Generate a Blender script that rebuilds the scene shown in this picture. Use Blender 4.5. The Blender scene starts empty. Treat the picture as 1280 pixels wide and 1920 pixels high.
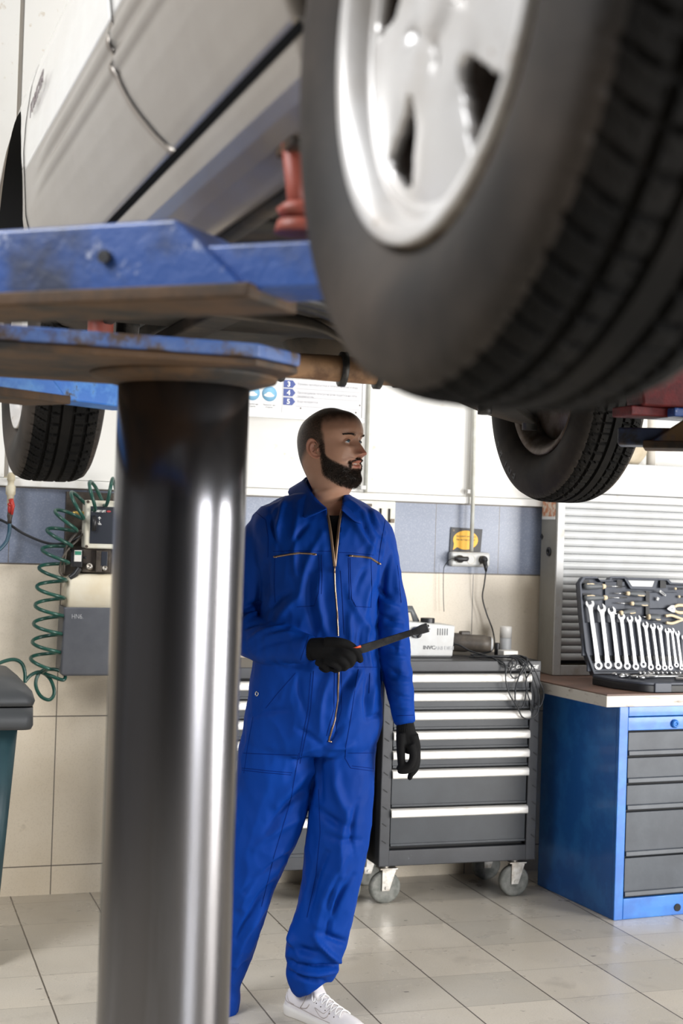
import bpy, bmesh, math, random
import numpy as np
from mathutils import Vector, Matrix, noise
from mathutils.bvhtree import BVHTree
random.seed(7)
sc = bpy.context.scene
COL = sc.collection
V = Vector

# ------------------------------------------------------------------ camera
CAM_H, FPX = 1.5, 2667.0
PITCH, ROLL, YAW = .0120, .0321, .3229
fwd = V((math.sin(YAW)*math.cos(PITCH), math.cos(YAW)*math.cos(PITCH), math.sin(PITCH)))
r0 = V((math.cos(YAW), -math.sin(YAW), 0)); u0 = r0.cross(fwd)
RGT = r0*math.cos(ROLL) + u0*math.sin(ROLL); UPV = -r0*math.sin(ROLL) + u0*math.cos(ROLL)
CP = V((0, 0, CAM_H))
cd = bpy.data.cameras.new('camera'); cam = bpy.data.objects.new('camera', cd); COL.objects.link(cam)
cam.matrix_world = Matrix(((RGT.x, UPV.x, -fwd.x, CP.x), (RGT.y, UPV.y, -fwd.y, CP.y), (RGT.z, UPV.z, -fwd.z, CP.z), (0, 0, 0, 1)))
cd.sensor_fit = 'VERTICAL'; cd.sensor_height = 36; cd.sensor_width = 24
cd.lens = FPX/1920*36; cd.clip_start = .05; cd.clip_end = 100
cd.dof.use_dof = True; cd.dof.focus_distance = 4.3; cd.dof.aperture_fstop = 4.5
sc.camera = cam
def ray(x, y): return fwd + RGT*((x-640)/FPX) - UPV*((y-960)/FPX)
def at_d(x, y, D): return CP + ray(x, y)*D
def at_y(x, y, Y): v = ray(x, y); return CP + v*(Y/v.y)
def at_z(x, y, Z): v = ray(x, y); return CP + v*((Z-CAM_H)/v.z)

# ------------------------------------------------------------------ world, lights, exposure
sc.view_settings.view_transform = 'Standard'; sc.view_settings.look = 'None'
sc.view_settings.gamma = 1; sc.view_settings.use_curve_mapping = False
sc.view_settings.exposure = 0.08
w = bpy.data.worlds.new('world'); sc.world = w; w.use_nodes = True
bg = w.node_tree.nodes['Background']; bg.inputs[0].default_value = (.80, .90, 1, 1); bg.inputs[1].default_value = .5
def area(name, loc, aim, sx, sy, power, col):
    l = bpy.data.lights.new(name, 'AREA'); l.shape = 'RECTANGLE'; l.size = sx; l.size_y = sy
    l.energy = power; l.color = col
    o = bpy.data.objects.new(name, l); COL.objects.link(o); o.location = loc
    o.rotation_euler = (V(aim)-V(loc)).to_track_quat('-Z', 'Y').to_euler()
    return o
area('daylight_gate_right', (6.2, .7, 1.35), (1.4, 4.6, 1.1), 2.0, 2.4, 340, (1, .975, .94))
area('added_front_light', (4.1, -3.35, 1.7), (1.5, 4.6, 1.2), 2.0, 2.4, 300, (.97, .98, 1))  # added light behind the camera to brighten the mechanic's face
area('added_top_light', (-2.0, 1.7, 4.15), (.45, 2.3, 2.1), 1.5, 2.4, 210, (.95, .97, 1))  # added unseen light from above left for the car flank and rim
area('ceiling_lamp_light_a', (2.6, 4.7, 3.9), (2.6, 5.2, 0), 3.6, .5, 22, (1, .96, .90))
area('ceiling_lamp_light_b', (-.9, 3.4, 3.9), (-.6, 4.4, 0), .5, 3.0, 8, (1, .96, .90))


# ------------------------------------------------------------------ materials
MATS = {}
def mat(name, col, rough=.5, metal=0, col2=None, scale=8, lo=.4, hi=.6, detail=6, bump=0, bscale=60, stretch=(1, 1, 1), emit=0,
        col3=None, scale3=30, lo3=.6, hi3=.7, coat=0, rough2=None, dist=.002, spec=None):
    m = bpy.data.materials.new(name); m.use_nodes = True; nt = m.node_tree; N = nt.nodes; L = nt.links
    b = N['Principled BSDF']; b.inputs['Base Color'].default_value = (*col, 1); b.inputs['Roughness'].default_value = rough
    b.inputs['Metallic'].default_value = metal
    if coat: b.inputs['Coat Weight'].default_value = coat; b.inputs['Coat Roughness'].default_value = .08
    if spec is not None: b.inputs['Specular IOR Level'].default_value = spec
    tc = N.new('ShaderNodeTexCoord'); mp = N.new('ShaderNodeMapping'); L.new(tc.outputs['Object'], mp.inputs[0]); mp.inputs['Scale'].default_value = stretch
    last = None
    def noi(s, d=detail, rgh=.6):
        n = N.new('ShaderNodeTexNoise'); n.inputs['Scale'].default_value = s; n.inputs['Detail'].default_value = d
        n.inputs['Roughness'].default_value = rgh; L.new(mp.outputs[0], n.inputs['Vector']); return n
    def ramp(n, lo, hi):
        r = N.new('ShaderNodeMapRange'); r.inputs[1].default_value = lo; r.inputs[2].default_value = hi; L.new(n.outputs[0], r.inputs[0]); return r
    if col2:
        n = noi(scale); r = ramp(n, lo, hi); mx = N.new('ShaderNodeMix'); mx.data_type = 'RGBA'
        mx.inputs[6].default_value = (*col, 1); mx.inputs[7].default_value = (*col2, 1); L.new(r.outputs[0], mx.inputs[0]); last = mx.outputs[2]
        if rough2 is not None:
            rr = N.new('ShaderNodeMapRange'); rr.inputs[3].default_value = rough; rr.inputs[4].default_value = rough2
            L.new(r.outputs[0], rr.inputs[0]); L.new(rr.outputs[0], b.inputs['Roughness'])
    if col3:
        n = noi(scale3, 8, .7); r = ramp(n, lo3, hi3); mx = N.new('ShaderNodeMix'); mx.data_type = 'RGBA'
        if last: L.new(last, mx.inputs[6])
        else: mx.inputs[6].default_value = (*col, 1)
        mx.inputs[7].default_value = (*col3, 1); L.new(r.outputs[0], mx.inputs[0]); last = mx.outputs[2]
    if last: L.new(last, b.inputs['Base Color'])
    if bump:
        n = noi(bscale, 5); bp = N.new('ShaderNodeBump'); bp.inputs['Strength'].default_value = bump; bp.inputs['Distance'].default_value = dist
        L.new(n.outputs[0], bp.inputs['Height']); L.new(bp.outputs[0], b.inputs['Normal'])
    if emit: b.inputs['Emission Color'].default_value = (*col, 1); b.inputs['Emission Strength'].default_value = emit
    MATS[name] = m
    return m

# ------------------------------------------------------------------ object helpers
def link(o, parent=None):
    COL.objects.link(o)
    if parent is not None: o.parent = parent
    return o
def tag(o, label=None, cat=None, group=None, kind=None):
    if label: o['label'] = label
    if cat: o['category'] = cat
    if group: o['group'] = group
    if kind: o['kind'] = kind
    return o
def empty(name, loc, label, cat, rotz=0, group=None):
    o = bpy.data.objects.new(name, None); o.empty_display_size = .05; link(o); o.location = loc; o.rotation_euler = (0, 0, rotz)
    return tag(o, label, cat, group)
def copy_tree(o, parent=None):
    c = o.copy(); COL.objects.link(c); c.parent = parent
    for ch in list(o.children): copy_tree(ch, c)
    return c

class MB:
    def __init__(s): s.v = []; s.f = []; s.sm = []
    def add(s, vs, fs, smooth=False):
        n = len(s.v); s.v += [tuple(p) for p in vs]; s.f += [tuple(i+n for i in f) for f in fs]; s.sm += [smooth]*len(fs); return s
    def box(s, c, d, rot=None):
        c = V(c); hx, hy, hz = d[0]/2, d[1]/2, d[2]/2
        R = rot if rot is not None else Matrix.Identity(3)
        vs = [c+R@V((x, y, z)) for x in (-hx, hx) for y in (-hy, hy) for z in (-hz, hz)]
        return s.add(vs, [(0, 1, 3, 2), (4, 6, 7, 5), (0, 4, 5, 1), (2, 3, 7, 6), (0, 2, 6, 4), (1, 5, 7, 3)])
    def bbox(s, a, b):
        a, b = V(a), V(b); return s.box((a+b)/2, [abs(b[i]-a[i]) for i in range(3)])
    def prism(s, poly, h, frame):
        """poly: 2D points; frame(x,y,t) -> 3D; t in 0..h"""
        n = len(poly); vs = [frame(x, y, 0) for x, y in poly]+[frame(x, y, h) for x, y in poly]
        fs = [tuple(range(n))[::-1], tuple(range(n, 2*n))]+[(i, (i+1) % n, (i+1) % n+n, i+n) for i in range(n)]
        return s.add(vs, fs)
    def rings(s, rings, cap=True, smooth=True, closed=True):
        n = len(rings[0]); vs = [p for r in rings for p in r]; fs = []
        for k in range(len(rings)-1):
            for i in range(n if closed else n-1):
                j = (i+1) % n; fs.append((k*n+i, k*n+j, (k+1)*n+j, (k+1)*n+i))
        b = len(s.v); s.add(vs, fs, smooth)
        if cap:
            s.add([], []); s.f += [tuple(b+i for i in range(n))[::-1], tuple(b+(len(rings)-1)*n+i for i in range(n))]; s.sm += [False, False]
        return s
    def tube(s, pts, r, n=10, cap=True, ry=None, ref=None):
        pts = [V(p) for p in pts]; rs = r if isinstance(r, (list, tuple)) else [r]*len(pts)
        up = V(ref) if ref is not None else None; rings = []
        prev = None
        for i, p in enumerate(pts):
            t = (pts[min(i+1, len(pts)-1)]-pts[max(i-1, 0)])
            if t.length < 1e-9: t = V((0, 0, 1))
            t.normalize()
            if up is not None: a = up - t*up.dot(t)
            elif prev is None: a = t.orthogonal()
            else: a = prev - t*prev.dot(t)
            if a.length < 1e-6: a = t.orthogonal()
            a.normalize(); prev = a; b = t.cross(a)
            q = ry[i] if isinstance(ry, (list, tuple)) else (ry if ry else rs[i])
            rings.append([p+a*(rs[i]*math.cos(2*math.pi*k/n))+b*(q*math.sin(2*math.pi*k/n)) for k in range(n)])
        return s.rings(rings, cap)
    def cyl(s, a, b, r, r2=None, n=24): return s.tube([a, b], [r, r2 if r2 is not None else r], n)
    def disc(s, c, nrm, r, h, n=24): c = V(c); nn = V(nrm).normalized(); return s.cyl(c-nn*h/2, c+nn*h/2, r, n=n)
    def lathe(s, c, axis, prof, n=32, cap=True):
        """prof: (radius, distance along axis)"""
        ax = V(axis).normalized(); a = ax.orthogonal().normalized(); b = ax.cross(a); c = V(c)
        return s.rings([[c+ax*d+(a*math.cos(2*math.pi*k/n)+b*math.sin(2*math.pi*k/n))*max(r, 1e-5) for k in range(n)] for r, d in prof], cap)
    def ball(s, c, r, n=16):
        c = V(c); r = r if isinstance(r, (tuple, list)) else (r, r, r)
        return s.rings([[c+V((r[0]*math.sin(t)*math.cos(2*math.pi*k/n), r[1]*math.sin(t)*math.sin(2*math.pi*k/n), r[2]*math.cos(t))) for k in range(n)]
                        for t in [math.pi*(i+.02)/(n/2+.04) for i in range(n//2+1)]], True)
    def build(s, name, m, parent=None, bevel=0, seg=2, sub=0, smooth=None, ang=40, mod=None):
        me = bpy.data.meshes.new(name); me.from_pydata(s.v, [], s.f); me.validate()
        sm = s.sm if smooth is None else [smooth]*len(s.f)
        if len(me.polygons) == len(sm): me.polygons.foreach_set('use_smooth', sm)
        bm = bmesh.new(); bm.from_mesh(me); bmesh.ops.recalc_face_normals(bm, faces=bm.faces); bm.to_mesh(me); bm.free()
        if m: me.materials.append(m if not isinstance(m, str) else MATS[m])
        o = link(bpy.data.objects.new(name, me), parent)
        if bevel:
            b = o.modifiers.new('b', 'BEVEL'); b.width = bevel; b.segments = seg; b.limit_method = 'ANGLE'; b.angle_limit = math.radians(ang); b.harden_normals = False
            me.polygons.foreach_set('use_smooth', [True]*len(me.polygons))
            wn = o.modifiers.new('w', 'WEIGHTED_NORMAL'); wn.keep_sharp = True
        if sub: q = o.modifiers.new('s', 'SUBSURF'); q.levels = sub; q.render_levels = sub
        return o
def spline(pts, n=8):
    pts = [V(p) for p in pts]; out = []
    for i in range(len(pts)-1):
        p0, p1, p2, p3 = pts[max(i-1, 0)], pts[i], pts[i+1], pts[min(i+2, len(pts)-1)]
        for k in range(n):
            t = k/n; out.append(.5*((2*p1)+(p2-p0)*t+(2*p0-5*p1+4*p2-p3)*t*t+(3*p1-p0-3*p2+p3)*t*t*t))
    return out+[pts[-1]]
def text(name, body, size, M, m, parent=None, ext=.0004, align='LEFT', xs=1, shear=0, bold=0):
    cu = bpy.data.curves.new(name, 'FONT'); cu.body = body; cu.size = size; cu.extrude = ext; cu.align_x = align; cu.shear = shear; cu.offset = bold
    t = bpy.data.objects.new(name, cu); COL.objects.link(t)
    dg = bpy.context.evaluated_depsgraph_get(); me = bpy.data.meshes.new_from_object(t.evaluated_get(dg))
    bpy.data.objects.remove(t); me.materials.clear(); me.materials.append(MATS[m])
    me.transform(M @ Matrix.Diagonal((xs, 1, 1, 1)))
    return link(bpy.data.objects.new(name, me), parent)
def frameM(o, x, y): # text frame: origin o, local x and y axes
    x = V(x).normalized(); y = V(y).normalized(); z = x.cross(y)
    return Matrix(((x.x, y.x, z.x, o[0]), (x.y, y.y, z.y, o[1]), (x.z, y.z, z.z, o[2]), (0, 0, 0, 1)))
def sstep(a, b, x): t = min(1, max(0, (x-a)/(b-a))) if b != a else float(x > a); return t*t*(3-2*t)
def eval_mesh(o):
    dg = bpy.context.evaluated_depsgraph_get(); dg.update(); return bpy.data.meshes.new_from_object(o.evaluated_get(dg))
# ------------------------------------------------------------------ room shell
WY = 5.775
def wall_material():
    m = bpy.data.materials.new('wall_tiles'); m.use_nodes = True; N = m.node_tree.nodes; L = m.node_tree.links; b = N['Principled BSDF']
    tc = N.new('ShaderNodeTexCoord'); sp = N.new('ShaderNodeSeparateXYZ'); L.new(tc.outputs['Object'], sp.inputs[0])
    def math_(op, a, bb=None, c=None):
        n = N.new('ShaderNodeMath'); n.operation = op
        for i, q in enumerate((a, bb, c)):
            if q is None: continue
            if isinstance(q, (int, float)): n.inputs[i].default_value = q
            else: L.new(q, n.inputs[i])
        return n.outputs[0]
    X, Z = sp.outputs[0], sp.outputs[2]
    def line(coord, pos, wd): return math_('LESS_THAN', math_('ABSOLUTE', math_('SUBTRACT', coord, pos)), wd)
    blue = math_('MULTIPLY', math_('GREATER_THAN', Z, 1.321), math_('LESS_THAN', Z, 1.626))
    upper = math_('GREATER_THAN', Z, 1.626)
    def noi(s, d=5, vec=None):
        n = N.new('ShaderNodeTexNoise'); n.inputs['Scale'].default_value = s; n.inputs['Detail'].default_value = d; L.new(vec if vec else tc.outputs['Object'], n.inputs['Vector']); return n.outputs[0]
    def mix(f, a, c):
        n = N.new('ShaderNodeMix'); n.data_type = 'RGBA'
        if isinstance(f, (int, float)): n.inputs[0].default_value = f
        else: L.new(f, n.inputs[0])
        for i, q in ((6, a), (7, c)):
            if isinstance(q, tuple): n.inputs[i].default_value = (*q, 1)
            else: L.new(q, n.inputs[i])
        return n.outputs[2]
    def rng(x, a, c, d=0, e=1):
        n = N.new('ShaderNodeMapRange'); n.inputs[1].default_value = a; n.inputs[2].default_value = c; n.inputs[3].default_value = d; n.inputs[4].default_value = e; L.new(x, n.inputs[0]); return n.outputs[0]
    lower = mix(rng(noi(1.4), .4, .65), (.74, .66, .54), (.62, .53, .40))
    fine = noi(220, 3)
    lower = mix(rng(fine, .5, .75, 0, .25), lower, (.40, .33, .24))
    lower = mix(rng(noi(9, 8), .68, .76, 0, .5), lower, (.22, .17, .12))
    bl = mix(rng(noi(1.2), .35, .65), (.17, .20, .28), (.23, .26, .34))
    bl = mix(rng(fine, .5, .72, 0, .4), bl, (.40, .44, .52))
    col = mix(blue, lower, bl)
    up = mix(rng(noi(2.2, 8), .45, .75, 0, .5), (.74, .73, .70), (.64, .61, .55))
    up = mix(rng(noi(30, 8), .66, .74, 0, .6), up, (.55, .48, .38))
    col = mix(upper, col, up)
    # joints of the lower big tiles, of the blue band and of the upper boards
    j = math_('ADD', line(Z, .713, .0022), line(Z, .115, .0022))
    modx = math_('PINGPONG', math_('SUBTRACT', X, .755), .3)   # 0.6 m wide tiles
    j = math_('ADD', j, math_('LESS_THAN', modx, .0020))
    j = math_('MULTIPLY', j, math_('LESS_THAN', Z, 1.32))
    modb = math_('PINGPONG', math_('SUBTRACT', X, .545), .152)
    jb = math_('MULTIPLY', math_('LESS_THAN', modb, .0014), blue)
    edge = math_('ADD', line(Z, 1.321, .003), line(Z, 1.626, .003))
    jj = math_('MINIMUM', math_('ADD', math_('ADD', j, jb), edge), 1)
    col = mix(jj, col, (.13, .11, .09))
    L.new(col, b.inputs['Base Color'])
    rg = mix(upper, (.30, .30, .30), (.45, .45, .45)); L.new(rg, b.inputs['Roughness'])
    bp = N.new('ShaderNodeBump'); bp.inputs['Distance'].default_value = .002; bp.inputs['Strength'].default_value = .5; bp.invert = True
    L.new(math_('ADD', jj, math_('MULTIPLY', noi(3, 4), .6)), bp.inputs['Height']); L.new(bp.outputs[0], b.inputs['Normal'])
    MATS['wall_tiles'] = m
wall_material()
def floor_material():
    m = bpy.data.materials.new('floor_tiles'); m.use_nodes = True; N = m.node_tree.nodes; L = m.node_tree.links; b = N['Principled BSDF']
    tc = N.new('ShaderNodeTexCoord'); mp = N.new('ShaderNodeMapping'); L.new(tc.outputs['Object'], mp.inputs[0])
    mp.inputs['Location'].default_value = (-1.2271/.3140, -5.3593/.3023, 0); mp.inputs['Scale'].default_value = (1/.3140, 1/.3023, 1)
    sp = N.new('ShaderNodeSeparateXYZ'); L.new(mp.outputs[0], sp.inputs[0])
    def math_(op, a, bb=None):
        n = N.new('ShaderNodeMath'); n.operation = op
        for i, q in enumerate((a, bb)):
            if q is None: continue
            if isinstance(q, (int, float)): n.inputs[i].default_value = q
            else: L.new(q, n.inputs[i])
        return n.outputs[0]
    def noi(s, d=5, v=None):
        n = N.new('ShaderNodeTexNoise'); n.inputs['Scale'].default_value = s; n.inputs['Detail'].default_value = d; L.new(v or tc.outputs['Object'], n.inputs['Vector']); return n.outputs[0]
    def rng(x, a, c, d=0, e=1):
        n = N.new('ShaderNodeMapRange'); n.inputs[1].default_value = a; n.inputs[2].default_value = c; n.inputs[3].default_value = d; n.inputs[4].default_value = e; L.new(x, n.inputs[0]); return n.outputs[0]
    def mix(f, a, c):
        n = N.new('ShaderNodeMix'); n.data_type = 'RGBA'
        L.new(f, n.inputs[0])
        for i, q in ((6, a), (7, c)):
            if isinstance(q, tuple): n.inputs[i].default_value = (*q, 1)
            else: L.new(q, n.inputs[i])
        return n.outputs[2]
    X, Y = sp.outputs[0], sp.outputs[1]
    jx = math_('LESS_THAN', math_('PINGPONG', math_('ADD', X, math_('MULTIPLY', noi(14, 2), .006)), .5), .0085)
    jy = math_('LESS_THAN', math_('PINGPONG', Y, .5), .006)
    cell = N.new('ShaderNodeTexWhiteNoise'); cb = N.new('ShaderNodeCombineXYZ')
    L.new(math_('FLOOR', X), cb.inputs[0]); L.new(math_('FLOOR', Y), cb.inputs[1]); L.new(cb.outputs[0], cell.inputs['Vector'])
    c = mix(rng(cell.outputs[0], 0, 1), (.50, .465, .405), (.68, .62, .53))
    c = mix(rng(noi(2.3, 6), .4, .7, 0, .6), c, (.55, .49, .40))
    c = mix(rng(noi(180, 3), .5, .75, 0, .3), c, (.30, .28, .25))
    st = N.new('ShaderNodeMapping'); st.inputs['Scale'].default_value = (1, 2.4, 1); L.new(tc.outputs['Object'], st.inputs[0])
    c = mix(rng(noi(16, 4, st.outputs[0]), .70, .735, 0, .85), c, (.07, .055, .05))
    c = mix(rng(noi(4.5, 8), .62, .75, 0, .45), c, (.22, .19, .16))
    c = mix(math_('MULTIPLY', jy, .55), c, (.20, .17, .14))
    c = mix(math_('MULTIPLY', jx, .92), c, (.07, .055, .045))
    L.new(c, b.inputs['Base Color'])
    L.new(rng(noi(6, 5), .3, .7, .22, .42), b.inputs['Roughness'])
    bp = N.new('ShaderNodeBump'); bp.inputs['Distance'].default_value = .0015; bp.inputs['Strength'].default_value = .5; bp.invert = True
    L.new(math_('ADD', math_('ADD', jx, math_('MULTIPLY', jy, .6)), math_('MULTIPLY', noi(5, 5), .5)), bp.inputs['Height']); L.new(bp.outputs[0], b.inputs['Normal'])
    MATS['floor_tiles'] = m
floor_material()
mat('plaster', (.16, .16, .165), .7, col2=(.12, .12, .12), scale=2)
mat('dark_plaster', (.05, .05, .055), .7)
mat('white_paint', (.80, .79, .76), .42, col2=(.70, .67, .60), scale=9, lo=.5, hi=.75)
mat('board_edge', (.35, .32, .28), .6)
def struct(mb, name, m, **k): return tag(mb.build(name, m, **k), kind='structure')
struct(MB().bbox((-3.2, -3.6, -.1), (6.4, WY+.1, 0)), 'floor', 'floor_tiles')
struct(MB().bbox((-3.2, WY, 0), (6.4, WY+.1, 4.2)), 'wall_back', 'wall_tiles')
struct(MB().bbox((-3.2, -3.6, 4.2), (-2.8, WY+.1, 4.3)).bbox((-1.2, -3.6, 4.2), (6.4, WY+.1, 4.3)).bbox((-2.8, -3.6, 4.2), (-1.2, .4, 4.3)).bbox((-2.8, 3.0, 4.2), (-1.2, WY+.1, 4.3)), 'ceiling', 'plaster')  # ceiling opening made for the added top light
# plain left wall, right wall with an open gate, wall behind the camera with an opening added for the front light
l = MB()
l.bbox((-3.3, -3.6, 0), (-3.2, WY+.1, 4.2))
struct(l, 'wall_left', 'plaster')
l = MB()
l.bbox((6.4, -3.6, 0), (6.5, -.6, 4.2)); l.bbox((6.4, 2.4, 0), (6.5, WY+.1, 4.2)); l.bbox((6.4, -.6, 3.3), (6.5, 2.4, 4.2))
struct(l, 'wall_right', 'plaster')
l = MB()
l.bbox((-3.3, -3.7, 0), (3.0, -3.6, 4.2)); l.bbox((5.2, -3.7, 0), (6.5, -3.6, 4.2)); l.bbox((3.0, -3.7, 3.1), (5.2, -3.6, 4.2))
struct(l, 'wall_front', 'dark_plaster')
# upper wall boards: thin sheets with shadow gaps, and the ledge rail over the blue band
for i, (x0, x1) in enumerate(((-3.19, .515), (.532, 2.005), (2.036, 2.497), (2.522, 6.39))):
    struct(MB().bbox((x0, WY-.022, 1.662), (x1, WY, 4.19)), 'trim_%d' % (i+1), 'wall_tiles', bevel=.002)
r = MB(); r.bbox((-3.19, WY-.034, 1.628), (6.39, WY, 1.66))
struct(r, 'trim_5', 'white_paint', bevel=.004)
struct(MB().bbox((.516, WY-.01, 1.662), (.531, WY-.004, 4.19)), 'trim_6', 'board_edge')
# fluorescent ceiling fittings (they give the ceiling light)
mat('lamp_white', (.85, .85, .83), .4); mat('lamp_glow', (1, .97, .92), .4, emit=1.6)
for loc, sx, sy, lb in (((2.6, 4.7, 4.12), 3.6, .3, 'long white ceiling light fitting near the back wall'), ((-.9, 3.4, 4.12), .3, 3.0, 'long white ceiling light fitting left of the raised car')):
    e = empty('ceiling_light', loc, lb, 'light')
    MB().box((0, 0, .04), (sx, sy, .08)).build('housing', 'lamp_white', e, bevel=.01)
    MB().box((0, 0, -.015), (sx-.1, sy-.08, .03)).build('diffuser', 'lamp_glow', e, bevel=.01)
# ------------------------------------------------------------------ raised car
mat('car_white', (.80, .78, .74), .26, coat=.5, col2=(.74, .71, .66), scale=3)
mat('car_beige', (.34, .30, .26), .28, .40, coat=.3, col2=(.30, .26, .22), scale=4, bump=.05, bscale=9)
mat('gap_shade', (.004, .004, .004), .95, spec=.05)
mat('liner', (.012, .012, .012), .9)
mat('under', (.028, .024, .019), .75, col2=(.065, .048, .032), scale=7, lo=.45, hi=.62, bump=.6, bscale=40)
mat('rust_tan', (.40, .23, .12), .65, col2=(.16, .085, .045), scale=12, lo=.45, hi=.65, bump=.5, bscale=60)
mat('black_hose', (.02, .02, .02), .45, col2=(.10, .085, .07), scale=20, lo=.5, hi=.7)
mat('tyre', (.0055, .0053, .005), .8, col2=(.013, .0115, .010), scale=9, lo=.45, hi=.7, bump=.35, bscale=160, spec=.12)
mat('tyre_side', (.020, .0165, .014), .65, col2=(.060, .046, .036), scale=5, lo=.4, hi=.7, bump=.15, bscale=80, spec=.3)
mat('alloy', (.74, .72, .70), .34, .35, col2=(.60, .56, .52), scale=9, lo=.45, hi=.7, col3=(.22, .13, .06), scale3=22, lo3=.62, hi3=.70)
mat('alloy_bead', (.42, .36, .28), .5, .3, col2=(.18, .12, .07), scale=30, lo=.42, hi=.6)
mat('brake', (.22, .19, .17), .5, .7, col2=(.10, .07, .05), scale=14)
mat('chrome_dull', (.62, .62, .64), .2, 1)
mat('nut_dark', (.10, .08, .065), .5, .6)
mat('badge_grey', (.22, .18, .18), .4)
mat('tyre_letters', (.055, .055, .055), .5)
TH = math.radians(1.2); CO = V((1.23, 1.06, 0))
car = empty('car', CO, 'pale car raised above the floor on the blue lift, seen from below and behind', 'car', TH)
WB, TR = 2.63, .735

def tyre_mesh():
    NS, R = 600, .328
    # profile across the tyre: x (0 outer side .. .19 inner side), r ; finer across the tread
    side = [(.040, .188), (.024, .196), (.010, .212), (.000, .240), (-.003, .262), (-.001, .282), (.004, .298), (.006, .304), (.013, .315)]
    tread = [(.020+.150*i/58, None) for i in range(59)]
    prof = side+tread+[(.19-x, r) for x, r in side[::-1]]
    vs = []; fs = []; mi = []
    for j in range(NS):
        th = 2*math.pi*j/NS
        for (x, r) in prof:
            if r is None:
                c = (x-.095)/.075; rr = R - .010*abs(c)**5
                d = 0
                for g in (-.042, -.014, .016, .046):
                    if abs(x-.095-g) < .0036: d = .0075
                u_ = x-.095
                # lateral sipes, swept
                if u_ < -.014: ph = th*34 + 9*u_*u_*60 + u_*14
                elif u_ > .016: ph = th*34 + .3 - u_*14 + 5*u_*u_*60
                else: ph = None
                if ph is not None:
                    q = (ph/1.0) % 1.0
                    if False: pass
                    fr = (ph*1.0/(math.pi)) % 1.0
                    if fr < .17: d = max(d, .0080 if abs(u_) < .064 else .0045)
                    elif .5 < fr < .54: d = max(d, .002)
                rr -= d
            else: rr = r
            vs.append((x, rr*math.cos(th), rr*math.sin(th)))
    n = len(prof); ns = len(side)
    for j in range(NS):
        k = (j+1) % NS
        for i in range(n-1):
            fs.append((j*n+i, j*n+i+1, k*n+i+1, k*n+i)); mi.append(1 if (i < ns or i >= n-ns-1) else 0)
    me = bpy.data.meshes.new('tyre'); me.from_pydata(vs, [], fs)
    me.materials.append(MATS['tyre']); me.materials.append(MATS['tyre_side']); me.polygons.foreach_set('material_index', mi)
    me.polygons.foreach_set('use_smooth', [m_ == 1 for m_ in mi]); me.update(); return me
TYRE = tyre_mesh()
def rim_mesh():
    # face surface x(r) (0 = outer plane of tyre; larger = deeper), five windows
    NA = 240; rs = [.004, .012, .02, .028, .034, .042, .05, .058, .066, .074, .082, .09, .098, .106, .114, .122, .13, .138, .146, .154, .160, .166, .170, .174, .178, .181, .184, .187, .190, .193, .198, .203, .206]
    def depth(r, a):
        if r < .034: x = .014
        elif r < .172: x = .020 + .010*(r-.034)/.138 - .004*math.sin((r-.034)/.138*math.pi)
        elif r < .180: x = .030 - .004*(r-.172)/.008
        elif r < .187: x = .026 + .018*sstep(.180, .187, r)
        else: x = .044 - .038*sstep(.187, .199, r)
        if r >= .200: x = .006
        k = (a-math.radians(306))/(2*math.pi/5); da = (k-round(k))*2*math.pi/5
        k2 = (a-math.radians(270))/(2*math.pi/5); da2 = (k2-round(k2))*2*math.pi/5
        # spokes swell between windows, cone around each window
        if .075 < r < .165: x += .008*math.exp(-((da*r)/.028)**2)*math.exp(-((r-.130)/.034)**4)
        # lug pockets
        dn = math.hypot((r-.053), da2*r)
        if dn < .013: x += .014*(1-sstep(.008, .013, dn))
        return x
    vs = [(0.028, 0, 0)]; fs = []
    def hole(r, a):
        k = (a-math.radians(306))/(2*math.pi/5); da = (k-round(k))*2*math.pi/5
        x = r*math.sin(da); y = r*math.cos(da)
        wdt = .0125 + (y-.088)*.40
        if y > .146: wdt *= math.sqrt(max(0, 1-((y-.146)/.022)**2))
        if y < .096: wdt *= math.sqrt(max(0, 1-((.096-y)/.012)**2))
        return .085 < y < .168 and abs(x) < wdt
    rr = []
    for i in range(len(rs)-1):
        rr.append(rs[i])
        if .07 < rs[i] < .165: rr += [rs[i]+(rs[i+1]-rs[i])*q for q in (.33, .66)]
    rr.append(rs[-1]); n = len(rr)
    for j in range(NA):
        a = 2*math.pi*j/NA
        for r in rr: vs.append((depth(r, a)+.014, .955*r*math.cos(a), .955*r*math.sin(a)))
    for j in range(NA):
        k = (j+1) % NA; fs.append((0, 1+j*n, 1+k*n))
        for i in range(n-1):
            if not hole((rr[i]+rr[i+1])/2, 2*math.pi*(j+.5)/NA): fs.append((1+j*n+i, 1+j*n+i+1, 1+k*n+i+1, 1+k*n+i))
    return vs, fs
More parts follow.
